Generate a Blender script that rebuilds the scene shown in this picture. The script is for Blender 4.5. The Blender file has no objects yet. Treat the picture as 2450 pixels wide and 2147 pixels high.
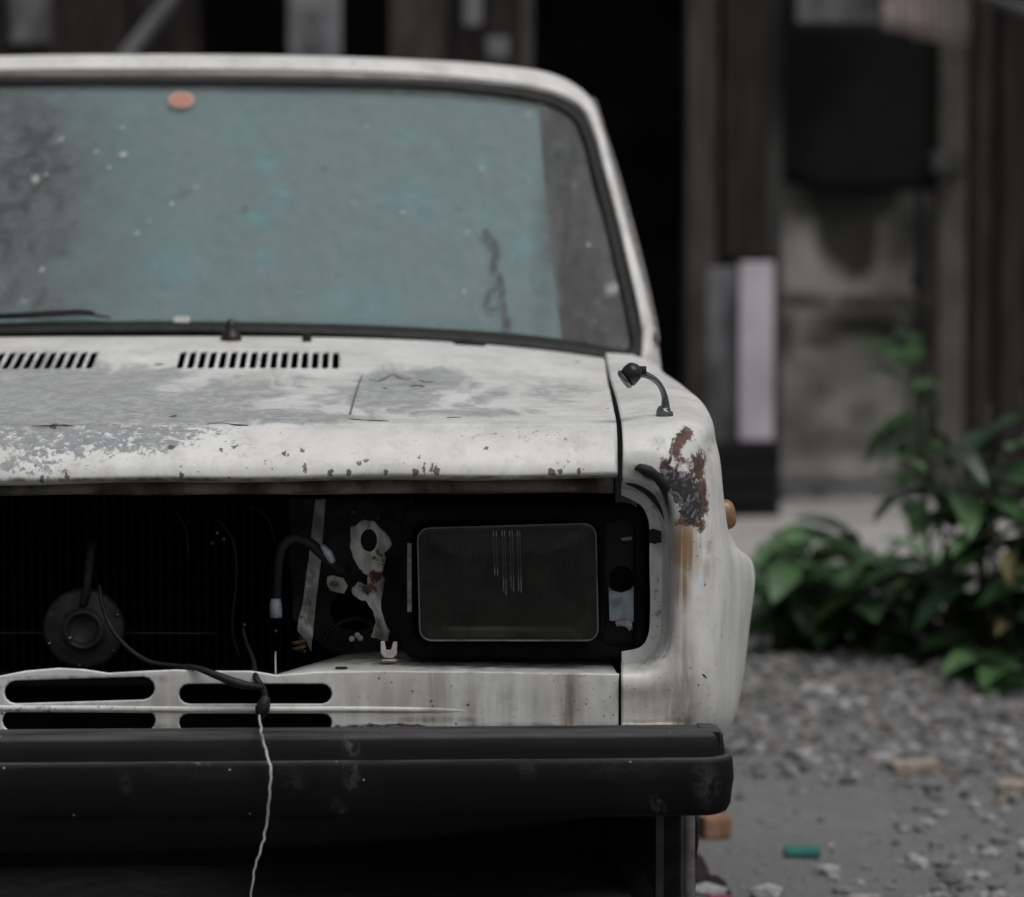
import bpy, bmesh, math, random
import numpy as np
from mathutils import Vector, Matrix
random.seed(7); rng = np.random.default_rng(7)
scene = bpy.context.scene
COL = scene.collection

# ------------------------------------------------------------------ camera
F = 8070.0                      # focal length in photograph pixels (2450 wide)
PW, PH = 2450.0, 2147.0
CAM = np.array((0.36, -4.2, 1.183))
YAW = math.atan(345.0 / F); PITCH = math.atan(649.5 / F)
fwd = np.array((math.sin(YAW) * math.cos(PITCH), math.cos(YAW) * math.cos(PITCH), -math.sin(PITCH)))
rgt = np.array((math.cos(YAW), -math.sin(YAW), 0.0))
upv = np.cross(rgt, fwd)
cd = bpy.data.cameras.new('camera'); cam = bpy.data.objects.new('camera', cd); COL.objects.link(cam)
cam.matrix_world = Matrix(((rgt[0], upv[0], -fwd[0], CAM[0]), (rgt[1], upv[1], -fwd[1], CAM[1]),
                           (rgt[2], upv[2], -fwd[2], CAM[2]), (0, 0, 0, 1)))
cd.sensor_width = 36; cd.sensor_fit = 'HORIZONTAL'; cd.lens = F / PW * 36
cd.clip_start = 0.05; cd.clip_end = 500
cd.dof.use_dof = True; cd.dof.focus_distance = 4.38; cd.dof.aperture_fstop = 3.5
scene.camera = cam

# ------------------------------------------------------------------ world, sun, exposure
SUN_EL, SUN_AZ = 64.0, 138.0    # azimuth from +Y clockwise: 180 = behind the camera
w = bpy.data.worlds.new('World'); scene.world = w; w.use_nodes = True
nt = w.node_tree; nt.nodes.clear()
sky = nt.nodes.new('ShaderNodeTexSky'); sky.sky_type = 'NISHITA'; sky.sun_disc = False
sky.sun_elevation = math.radians(SUN_EL); sky.sun_rotation = math.radians(SUN_AZ)
sky.air_density = 1.0; sky.dust_density = 4.0; sky.ozone_density = 1.0
hs = nt.nodes.new('ShaderNodeHueSaturation'); hs.inputs['Saturation'].default_value = 0.24
bg = nt.nodes.new('ShaderNodeBackground'); bg.inputs['Strength'].default_value = 0.075
wo = nt.nodes.new('ShaderNodeOutputWorld')
nt.links.new(sky.outputs[0], hs.inputs['Color']); nt.links.new(hs.outputs[0], bg.inputs['Color'])
nt.links.new(bg.outputs[0], wo.inputs['Surface'])
sd = bpy.data.lights.new('sun', 'SUN'); sd.energy = 1.4; sd.angle = math.radians(30); sd.color = (1, 0.985, 0.965)
so = bpy.data.objects.new('sun', sd); COL.objects.link(so)
az, el = math.radians(SUN_AZ), math.radians(SUN_EL)
sdir = Vector((math.sin(az) * math.cos(el), math.cos(az) * math.cos(el), math.sin(el)))
so.rotation_euler = sdir.to_track_quat('Z', 'Y').to_euler(); so.location = (0, 0, 12)
vs = scene.view_settings; vs.view_transform = 'Standard'; vs.look = 'None'; vs.gamma = 1
vs.use_curve_mapping = False; vs.exposure = 0.02
scene.render.engine = 'CYCLES'
scene.cycles.max_bounces = 6; scene.cycles.diffuse_bounces = 3; scene.cycles.glossy_bounces = 3; scene.cycles.transparent_max_bounces = 8
scene.cycles.use_denoising = True
scene.cycles.use_adaptive_sampling = True; scene.cycles.adaptive_threshold = 0.02

# ------------------------------------------------------------------ helpers
def W(px, py, Y):
    """photograph pixel -> world point on the plane at depth Y"""
    d = fwd + rgt * (px - PW / 2) / F - upv * (py - PH / 2) / F
    t = (Y - CAM[1]) / d[1]
    return CAM + d * t
def on_surf(px, py, f, y0=1.0):
    Y = y0
    for _ in range(25):
        p = W(px, py, Y); Y = f(p[0], p[2])
    return W(px, py, Y)
def ground_pt(px, py, z=0.0):
    d = fwd + rgt * (px - PW / 2) / F - upv * (py - PH / 2) / F
    return CAM + d * ((z - CAM[2]) / d[2])
def proj(P):
    d = np.asarray(P) - CAM
    zc = d @ fwd
    return np.stack([PW / 2 + F * (d @ rgt) / zc, PH / 2 - F * (d @ upv) / zc], -1)

def setp(o, label=None, cat=None, group=None, kind=None):
    if label: o['label'] = label
    if cat: o['category'] = cat
    if group: o['group'] = group
    if kind: o['kind'] = kind
    return o
def link(name, me, mat=None, parent=None):
    o = bpy.data.objects.new(name, me); COL.objects.link(o)
    if mat and me is not None and not me.materials: me.materials.append(mat)
    if parent: o.parent = parent
    return o
def empty(name, loc=(0, 0, 0)):
    o = bpy.data.objects.new(name, None); COL.objects.link(o); o.location = loc
    o.empty_display_size = 0.1
    return o
def mesh(name, v, f, mat=None, parent=None, smooth=True):
    me = bpy.data.meshes.new(name)
    me.from_pydata([tuple(map(float, p)) for p in v], [], [tuple(map(int, q)) for q in f]); me.update()
    if smooth: me.shade_smooth()
    return link(name, me, mat, parent)
def cr(P, n):
    """Catmull-Rom along axis 0, n samples per span"""
    P = np.asarray(P, float); m = len(P)
    Q = np.concatenate([2 * P[:1] - P[1:2], P, 2 * P[-1:] - P[-2:-1]])
    out = []
    for i in range(m - 1):
        p0, p1, p2, p3 = Q[i], Q[i + 1], Q[i + 2], Q[i + 3]
        for k in range(n):
            t = k / n
            out.append(0.5 * (2 * p1 + (p2 - p0) * t + (2 * p0 - 5 * p1 + 4 * p2 - p3) * t * t + (3 * p1 - p0 - 3 * p2 + p3) * t ** 3))
    out.append(P[-1])
    return np.array(out)
def grid_faces(m, n, off=0, flip=False):
    f = []
    for i in range(m - 1):
        for j in range(n - 1):
            a, b, c, d = off + i * n + j, off + i * n + j + 1, off + (i + 1) * n + j + 1, off + (i + 1) * n + j
            f.append((a, d, c, b) if flip else (a, b, c, d))
    return f
def sheet(name, G, mat, parent=None, thick=0.0, flip=False, smooth=True, modn=None):
    """grid of points (m,n,3) -> mesh; thick adds a second skin behind and closes the rim"""
    G = np.asarray(G, float); m, n = G.shape[:2]
    v = list(G.reshape(-1, 3)); f = grid_faces(m, n, 0, flip)
    if thick:
        du = np.gradient(G, axis=1); dv = np.gradient(G, axis=0)
        N = np.cross(du, dv); N /= np.linalg.norm(N, axis=2, keepdims=True) + 1e-9
        if flip: N = -N
        B = (G - N * thick).reshape(-1, 3); o = m * n
        v += list(B); f += grid_faces(m, n, o, not flip)
        rim = [j for j in range(n)] + [i * n + n - 1 for i in range(1, m)] + [(m - 1) * n + j for j in range(n - 2, -1, -1)] + [i * n for i in range(m - 2, 0, -1)]
        for a, b in zip(rim, rim[1:] + rim[:1]):
            f.append((a, b, b + o, a + o) if flip else (b, a, a + o, b + o))
    return mesh(name, v, f, mat, parent, smooth)
def mirror_x(o, name=None, parent=None):
    me = o.data.copy()
    n = len(me.vertices); co = np.empty(n * 3); me.vertices.foreach_get('co', co)
    co[0::3] *= -1; me.vertices.foreach_set('co', co); me.flip_normals(); me.update()
    return link(name or o.name.split('.')[0], me, None, parent if parent else o.parent)
def tube(name, pts, r, mat, parent=None, sides=10, sub=4, caps=True):
    P = cr(pts, sub) if sub > 1 else np.asarray(pts, float)
    m = len(P)
    R = np.full(m, r, float) if np.isscalar(r) else np.interp(np.linspace(0, 1, m), np.linspace(0, 1, len(r)), r)
    T = np.gradient(P, axis=0); T /= np.linalg.norm(T, axis=1, keepdims=True) + 1e-9
    ref = np.array((0.3, 0.2, 1.0)); 
    v, f = [], []
    n0 = np.cross(T[0], ref); n0 /= np.linalg.norm(n0)
    for i in range(m):
        n0 = n0 - T[i] * (n0 @ T[i]); n0 /= np.linalg.norm(n0) + 1e-9
        b = np.cross(T[i], n0)
        for k in range(sides):
            a = 2 * math.pi * k / sides
            v.append(P[i] + (n0 * math.cos(a) + b * math.sin(a)) * R[i])
    for i in range(m - 1):
        for k in range(sides):
            k2 = (k + 1) % sides
            f.append((i * sides + k, i * sides + k2, (i + 1) * sides + k2, (i + 1) * sides + k))
    if caps:
        f.append(tuple(range(sides - 1, -1, -1))); f.append(tuple((m - 1) * sides + k for k in range(sides)))
    return mesh(name, v, f, mat, parent)
def lathe(name, prof, mat, parent=None, seg=32, M=None, smooth=True, closed=False):
    """prof = list of (radius, height); axis = local Z, moved by matrix M"""
    v, f = [], []
    n = len(prof)
    for k in range(seg):
        a = 2 * math.pi * k / seg
        for r, h in prof: v.append((r * math.cos(a), r * math.sin(a), h))
    rows = n if closed else n - 1
    for k in range(seg):
        k2 = (k + 1) % seg
        for i in range(rows):
            j = (i + 1) % n
            f.append((k * n + i, k2 * n + i, k2 * n + j, k * n + j))
    o = mesh(name, v, f, mat, parent, smooth)
    if M is not None: o.data.transform(M)
    return o
def bevel_box(name, lo, hi, mat, parent=None, b=0.004, seg=2, M=None):
    bm = bmesh.new(); bmesh.ops.create_cube(bm, size=1)
    lo, hi = np.array(lo, float), np.array(hi, float)
    for q in bm.verts: q.co = Vector(lo + (np.array(q.co) + 0.5) * (hi - lo))
    if b: bmesh.ops.bevel(bm, geom=bm.edges[:], offset=b, segments=seg, affect='EDGES', profile=0.6)
    if M is not None: bm.transform(M)
    me = bpy.data.meshes.new(name); bm.to_mesh(me); bm.free()
    if b and seg > 1: me.shade_auto_smooth() if hasattr(me, 'shade_auto_smooth') else None
    return link(name, me, mat, parent)
def plate(name, outer, holes, Y, thick, mat, parent=None, bev=0.0015):
    """flat plate in the XZ plane at depth Y (front face at Y), outline + holes given as (x,z)"""
    c = bpy.data.curves.new(name, 'CURVE'); c.dimensions = '2D'; c.fill_mode = 'BOTH'
    c.extrude = thick / 2 - bev; c.bevel_depth = bev; c.bevel_resolution = 1; c.offset = -bev
    for ring in [outer] + holes:
        s = c.splines.new('POLY'); s.points.add(len(ring) - 1); s.use_cyclic_u = True
        for pt, q in zip(s.points, ring): pt.co = (q[0], q[1], 0, 1)
    o = bpy.data.objects.new(name + '_tmp', c); COL.objects.link(o)
    dg = bpy.context.evaluated_depsgraph_get()
    me = bpy.data.meshes.new_from_object(o.evaluated_get(dg)); bpy.data.objects.remove(o); bpy.data.curves.remove(c)
    me.transform(Matrix(((1, 0, 0, 0), (0, 0, -1, Y + thick / 2), (0, 1, 0, 0), (0, 0, 0, 1))))
    me.name = name; me.materials.clear()
    return link(name, me, mat, parent)
def px_ring(pts, Y):
    return [(W(x, y, Y)[0], W(x, y, Y)[2]) for x, y in pts]
def stadium(x0, y0, x1, y1, n=7):
    r = (y1 - y0) / 2; c = (y0 + y1) / 2
    out = [(x1 - r + r * math.sin(a), c - r * math.cos(a)) for a in np.linspace(0, math.pi, n)]
    out += [(x0 + r - r * math.sin(a), c + r * math.cos(a)) for a in np.linspace(0, math.pi, n)]
    return out
def rrect(x0, y0, x1, y1, r, n=5):
    out = []
    for cx, cy, a0 in ((x1 - r, y0 + r, -90), (x1 - r, y1 - r, 0), (x0 + r, y1 - r, 90), (x0 + r, y0 + r, 180)):
        for k in range(n):
            a = math.radians(a0 + 90 * k / (n - 1)); out.append((cx + r * math.cos(a), cy + r * math.sin(a)))
    return out
def refine(o, maxlen, passes=5):
    b = bmesh.new(); b.from_mesh(o.data); bmesh.ops.triangulate(b, faces=b.faces[:])
    for _ in range(passes):
        ed = [e for e in b.edges if e.calc_length() > maxlen]
        if not ed: break
        bmesh.ops.subdivide_edges(b, edges=ed, cuts=1, use_grid_fill=False); bmesh.ops.triangulate(b, faces=b.faces[:])
    b.to_mesh(o.data); b.free()
def ragged(pts, amp, n=4):
    out = []
    for a, b in zip(pts, pts[1:] + pts[:1]):
        for k in range(n):
            t = k / n; j = amp if k else amp * 0.4
            out.append((a[0] + (b[0] - a[0]) * t + random.uniform(-j, j), a[1] + (b[1] - a[1]) * t + random.uniform(-j, j)))
    return out
def attr(o, name, blobs):
    """wear, and some painted shade, carried by the surface: soft ellipses (cx,cy,rx,ry,angle,strength) given at photograph pixels"""
    me = o.data; n = len(me.vertices); co = np.empty(n * 3); me.vertices.foreach_get('co', co)
    P = proj(co.reshape(-1, 3)); val = np.zeros(n)
    for cx, cy, rx, ry, ang, s in blobs:
        a = math.radians(ang); dx, dy = P[:, 0] - cx, P[:, 1] - cy
        u = (dx * math.cos(a) + dy * math.sin(a)) / rx; q = (-dx * math.sin(a) + dy * math.cos(a)) / ry
        val = np.maximum(val, s * np.clip(1.35 - np.sqrt(u * u + q * q), 0, 1))
    at = me.attributes.new(name, 'FLOAT', 'POINT'); at.data.foreach_set('value', val.astype(np.float32))

# ------------------------------------------------------------------ materials
class NT:
    def __init__(s, name):
        s.m = bpy.data.materials.new(name); s.m.use_nodes = True; s.t = s.m.node_tree; s.t.nodes.clear()
        s.out = s.t.nodes.new('ShaderNodeOutputMaterial')
        s.tc = s.t.nodes.new('ShaderNodeTexCoord').outputs['Object']
    def n(s, typ, **kw):
        q = s.t.nodes.new(typ)
        for k, v in kw.items(): setattr(q, k, v)
        return q
    def put(s, sock, v):
        if hasattr(v, 'is_linked') or isinstance(v, bpy.types.NodeSocket): s.t.links.new(v, sock)
        else: sock.default_value = v
    def noise(s, scale, detail=4, rough=0.55, stretch=None, dist=0.0, vec=None):
        q = s.n('ShaderNodeTexNoise'); q.inputs['Scale'].default_value = scale; q.inputs['Detail'].default_value = detail
        q.inputs['Roughness'].default_value = rough; q.inputs['Distortion'].default_value = dist
        v = vec or s.tc
        if stretch:
            mp = s.n('ShaderNodeMapping'); mp.inputs['Scale'].default_value = stretch; s.t.links.new(v, mp.inputs['Vector']); v = mp.outputs[0]
        s.t.links.new(v, q.inputs['Vector']); return q.outputs['Fac']
    def vor(s, scale, feature='F1', rand=1.0):
        q = s.n('ShaderNodeTexVoronoi', feature=feature); q.inputs['Scale'].default_value = scale; q.inputs['Randomness'].default_value = rand
        s.t.links.new(s.tc, q.inputs['Vector']); return q
    def math(s, op, a, b=0.0, c=None, clamp=False):
        q = s.n('ShaderNodeMath', operation=op); q.use_clamp = clamp
        s.put(q.inputs[0], a); s.put(q.inputs[1], b)
        if c is not None: s.put(q.inputs[2], c)
        return q.outputs[0]
    def step(s, v, lo, hi):
        q = s.n('ShaderNodeMapRange', interpolation_type='SMOOTHSTEP'); q.inputs['From Min'].default_value = lo; q.inputs['From Max'].default_value = hi
        s.put(q.inputs['Value'], v); return q.outputs[0]
    def mix(s, fac, a, b):
        q = s.n('ShaderNodeMix', data_type='RGBA'); s.put(q.inputs[0], fac)
        s.put(q.inputs[6], (*a, 1) if isinstance(a, tuple) else a); s.put(q.inputs[7], (*b, 1) if isinstance(b, tuple) else b)
        return q.outputs[2]
    def at(s, name):
        q = s.n('ShaderNodeAttribute'); q.attribute_name = name; return q.outputs['Fac']
    def bump(s, h, strength=0.3, dist=0.01, normal=None):
        q = s.n('ShaderNodeBump'); q.inputs['Strength'].default_value = strength; q.inputs['Distance'].default_value = dist
        s.t.links.new(h, q.inputs['Height'])
        if normal: s.t.links.new(normal, q.inputs['Normal'])
        return q.outputs[0]
    def bsdf(s, color, rough=0.6, metal=0.0, normal=None, spec=0.5, **kw):
        q = s.n('ShaderNodeBsdfPrincipled'); s.put(q.inputs['Base Color'], (*color, 1) if isinstance(color, tuple) else color)
        s.put(q.inputs['Roughness'], rough); s.put(q.inputs['Metallic'], metal); s.put(q.inputs['Specular IOR Level'], spec)
        for k, v in kw.items(): s.put(q.inputs[k], v)
        if normal: s.t.links.new(normal, q.inputs['Normal'])
        s.t.links.new(q.outputs[0], s.out.inputs['Surface']); return q
def simple(name, col, rough=0.6, metal=0.0, var=0.35, scale=30, bump=0.1, spec=0.5, stretch=None, col2=None):
    t = NT(name); nn = t.noise(scale, 6, 0.6, stretch)
    c2 = col2 or tuple(c * (1 - var) for c in col)
    c = t.mix(t.step(nn, 0.35, 0.68), col, c2)
    t.bsdf(c, t.math('ADD', t.math('MULTIPLY', nn, 0.3), rough - 0.15), metal, t.bump(nn, bump, 0.01), spec)
    return t.m

def paint_material(name, dots=()):
    t = NT(name)
    nf = t.noise(70, 6, 0.65); nb = t.noise(6, 3, 0.6); nm = t.noise(22, 4, 0.6); nff = t.noise(260, 3, 0.6)
    nst = t.noise(13, 7, 0.66, (1.0, 0.34, 1.0), 1.6)
    white = t.mix(t.step(nb, 0.35, 0.7), (0.77, 0.765, 0.745), (0.68, 0.675, 0.655))
    white = t.mix(t.math('MULTIPLY', t.step(nm, 0.5, 0.75), 0.30), white, (0.56, 0.55, 0.52))
    mott = t.math('MULTIPLY', t.step(t.noise(38, 8, 0.74, (1.0, 0.6, 1.0), 0.7), 0.47, 0.70), 0.42)
    white = t.mix(mott, white, (0.46, 0.455, 0.44))
    scr = t.math('MULTIPLY', t.step(t.noise(120, 4, 0.6, (0.25, 1.0, 1.0)), 0.60, 0.72), 0.35)
    white = t.mix(scr, white, (0.42, 0.41, 0.39))
    # worn-through primer: broad sweeps and finer flaking
    pe = t.at('peel'); fl = t.at('flake')
    pm = t.step(t.math('ADD', t.math('MULTIPLY', pe, 1.0), t.math('MULTIPLY', t.math('SUBTRACT', nst, 0.5), 2.0)), 0.16, 0.72)
    pm = t.math('MULTIPLY', pm, t.math('ADD', 0.55, t.math('MULTIPLY', t.step(t.noise(42, 8, 0.75, (1.0, 0.5, 1.0), 1.0), 0.32, 0.62), 0.45)))
    pm = t.math('MULTIPLY', pm, t.step(pe, 0.02, 0.3))
    vv = t.vor(75).outputs['Distance']
    fsum = t.math('ADD', fl, t.math('MULTIPLY', t.math('SUBTRACT', t.noise(85, 9, 0.8), 0.5), 3.0))
    fsum = t.math('ADD', fsum, t.math('MULTIPLY', t.math('SUBTRACT', vv, 0.4), 0.25))
    fm = t.math('MULTIPLY', t.step(fsum, 0.50, 0.60), t.step(fl, 0.02, 0.2))
    primer = t.mix(t.step(nf, 0.3, 0.7), (0.31, 0.33, 0.34), (0.205, 0.22, 0.23))
    m = t.math('MAXIMUM', t.math('MULTIPLY', pm, 0.92), t.math('MULTIPLY', fm, 0.95))
    col = t.mix(m, white, primer)
    # grime film and run-down streaks; the mask also carries shade painted on the wing
    di = t.at('dirt_shade')
    nstreak = t.noise(16, 5, 0.6, (3.0, 3.0, 0.25))
    dm = t.math('MULTIPLY', di, t.step(nstreak, 0.2, 0.75), clamp=True)
    col = t.mix(t.math('MULTIPLY', dm, 0.9), col, (0.09, 0.08, 0.062))
    film = t.math('MULTIPLY', t.step(t.noise(11, 7, 0.7, (1.0, 1.0, 0.45)), 0.40, 0.70), 0.42)
    col = t.mix(film, col, (0.33, 0.315, 0.28))
    # thin rust run
    ru = t.at('run')
    nrun = t.noise(60, 3, 0.5, (2.6, 2.6, 0.06))
    rm = t.math('MULTIPLY', ru, t.step(nrun, 0.26, 0.56), clamp=True)
    col = t.mix(t.math('MULTIPLY', rm, 0.92), col, (0.24, 0.135, 0.05))
    # bare rusty metal
    rs = t.at('rust')
    rsum = t.math('ADD', rs, t.math('MULTIPLY', t.math('SUBTRACT', t.noise(64, 10, 0.86), 0.5), 3.8))
    rmask = t.math('MULTIPLY', t.step(rsum, 0.46, 0.52), t.step(rs, 0.02, 0.15))
    edge = t.math('MULTIPLY', t.step(rsum, 0.36, 0.46), t.step(rs, 0.02, 0.15))
    rcol = t.mix(t.step(t.noise(38, 6, 0.7), 0.42, 0.6), (0.13, 0.062, 0.043), (0.065, 0.036, 0.03))
    rcol = t.mix(t.step(t.noise(90, 7, 0.75), 0.48, 0.62), rcol, (0.04, 0.03, 0.03))
    dk = t.at('bare')
    bsum = t.math('ADD', dk, t.math('MULTIPLY', t.math('SUBTRACT', t.noise(48, 9, 0.80), 0.5), 2.8))
    bmask = t.math('MULTIPLY', t.step(bsum, 0.45, 0.55), t.step(dk, 0.02, 0.15))
    bcol = t.mix(t.step(t.noise(62, 7, 0.75, None, 1.5), 0.50, 0.66), (0.042, 0.038, 0.042), (0.34, 0.33, 0.34))
    col = t.mix(t.math('MULTIPLY', edge, 0.6), col, (0.26, 0.19, 0.14))
    col = t.mix(rmask, col, rcol)
    col = t.mix(bmask, col, bcol)
    # chips: small scattered specks + the individual larger ones
    sp = t.vor(48)
    sg = t.math('MULTIPLY', t.math('LESS_THAN', sp.outputs['Distance'], t.math('MULTIPLY', t.noise(90, 3, 0.6), 0.17)), t.step(t.noise(4.5, 3, 0.5), 0.46, 0.6))
    sp2 = t.vor(105)
    sg2 = t.math('MULTIPLY', t.math('LESS_THAN', sp2.outputs['Distance'], t.math('MULTIPLY', t.noise(140, 3, 0.6), 0.22)), t.step(t.noise(7, 3, 0.5), 0.48, 0.62))
    chip = t.math('MAXIMUM', sg, sg2)
    wob = t.n('ShaderNodeVectorMath', operation='MULTIPLY_ADD')
    nz = t.n('ShaderNodeTexNoise'); nz.inputs['Scale'].default_value = 160; nz.inputs['Detail'].default_value = 3; t.t.links.new(t.tc, nz.inputs['Vector'])
    t.t.links.new(nz.outputs['Color'], wob.inputs[0]); wob.inputs[1].default_value = (0.010,) * 3; t.t.links.new(t.tc, wob.inputs[2])
    for (p, rx, ry, rz) in dots:
        sb = t.n('ShaderNodeVectorMath', operation='SUBTRACT'); t.t.links.new(wob.outputs[0], sb.inputs[0]); sb.inputs[1].default_value = (p[0] + 0.005, p[1] + 0.005, p[2] + 0.005)
        ml = t.n('ShaderNodeVectorMath', operation='MULTIPLY'); t.t.links.new(sb.outputs[0], ml.inputs[0]); ml.inputs[1].default_value = (1 / rx, 1 / ry, 1 / rz)
        ln = t.n('ShaderNodeVectorMath', operation='LENGTH'); t.t.links.new(ml.outputs[0], ln.inputs[0])
        chip = t.math('MAXIMUM', chip, t.math('LESS_THAN', ln.outputs['Value'], 1.0))
    col = t.mix(t.math('MULTIPLY', chip, 0.85), col, (0.05, 0.04, 0.034))
    allm = t.math('MAXIMUM', t.math('MAXIMUM', m, rmask), bmask)
    ro = t.math('ADD', t.math('MULTIPLY', allm, 0.22), t.math('ADD', 0.33, t.math('MULTIPLY', nm, 0.25)))
    rough_at = t.math('MAXIMUM', rs, dk)
    h = t.math('ADD', t.math('MULTIPLY', nb, 0.6), t.math('MULTIPLY', nff, t.math('ADD', 0.03, t.math('MULTIPLY', rough_at, 0.5))))
    t.bsdf(col, ro, t.math('MULTIPLY', bmask, 0.35), t.bump(h, 0.35, 0.006), 0.45)
    return t.m

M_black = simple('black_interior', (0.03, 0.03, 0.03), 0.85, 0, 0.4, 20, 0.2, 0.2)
M_pitch = simple('shade_black', (0.010, 0.010, 0.010), 0.9, 0, 0.5, 30, 0.2, 0.1)  # extra-dark colour keeps fins, lamp frame and under-car panel lost in shade
M_rubber = simple('rubber', (0.012, 0.012, 0.0125), 0.6, 0, 0.4, 60, 0.15, 0.35)
M_greyrubber = simple('grey_rubber', (0.17, 0.16, 0.155), 0.7, 0, 0.5, 45, 0.2, 0.3)  # pale grey rubber for the strip by the wheel and the wiper blade
M_trim = simple('dull_trim', (0.20, 0.19, 0.185), 0.5, 0.35, 0.5, 40, 0.1, 0.5, (0.3, 3, 3))
M_chrome = simple('dull_chrome', (0.22, 0.245, 0.245), 0.25, 0.85, 0.45, 60, 0.05)
M_inner = simple('inner_panel_paint', (0.56, 0.54, 0.50), 0.6, 0, 0.5, 26, 0.2, 0.4, None, (0.10, 0.075, 0.05))
M_galv = simple('bluish_metal', (0.38, 0.44, 0.47), 0.5, 0.3, 0.5, 50, 0.15)
M_strip = simple('dirty_cream_strip', (0.22, 0.20, 0.165), 0.7, 0, 0.8, 18, 0.2, 0.3)
M_orange = simple('amber_lens', (0.27, 0.145, 0.07), 0.35, 0, 0.3, 60, 0.05)
M_cord = simple('pale_string', (0.52, 0.50, 0.47), 0.8, 0, 0.3, 200, 0.2)
M_dim = simple('dark_inner_panel', (0.05, 0.047, 0.043), 0.85, 0, 0.7, 18, 0.3, 0.2)  # dark mottled colour for the panel behind the bracket
M_rusty = simple('rusty_steel', (0.12, 0.068, 0.035), 0.8, 0.2, 0.7, 120, 0.4, 0.3)
M_crease = simple('grey_crease', (0.22, 0.225, 0.23), 0.7, 0, 0.5, 60, 0.2)
M_redbrown = simple('dark_red_plastic', (0.016, 0.009, 0.009), 0.4, 0, 0.5, 60, 0.1)

def bumper_material():
    t = NT('black_bumper_plastic')
    nf = t.noise(40, 6, 0.6, (0.25, 1, 1)); sc = t.noise(30, 6, 0.7, (0.12, 1, 1.5)); nb = t.noise(5, 4)
    col = t.mix(t.step(nb, 0.4, 0.7), (0.0055, 0.0055, 0.006), (0.009, 0.0092, 0.0095))
    geo = t.n('ShaderNodeNewGeometry'); sep = t.n('ShaderNodeSeparateXYZ'); t.t.links.new(geo.outputs['Normal'], sep.inputs[0])
    upm = t.math('MULTIPLY', t.step(sep.outputs['Z'], 0.25, 0.8), t.step(sc, 0.25, 0.6))     # upward faces lightened: ledge highlights put into the colour
    col = t.mix(t.math('MULTIPLY', upm, 0.6), col, (0.12, 0.12, 0.125))
    du = t.at('dust'); dm = t.math('MULTIPLY', du, t.step(t.noise(90, 5, 0.7), 0.4, 0.6), clamp=True)
    col = t.mix(t.math('MULTIPLY', dm, 0.6), col, (0.16, 0.16, 0.16))
    sp = t.vor(33); sm = t.math('MULTIPLY', t.math('LESS_THAN', sp.outputs['Distance'], 0.045), t.step(t.noise(5, 2), 0.42, 0.52))
    col = t.mix(t.math('MULTIPLY', sm, 0.8), col, (0.4, 0.4, 0.4))
    t.bsdf(col, t.math('ADD', 0.55, t.math('MULTIPLY', nf, 0.25)), 0, t.bump(nf, 0.2, 0.005), 0.12)
    return t.m
M_bumper = bumper_material()

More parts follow.
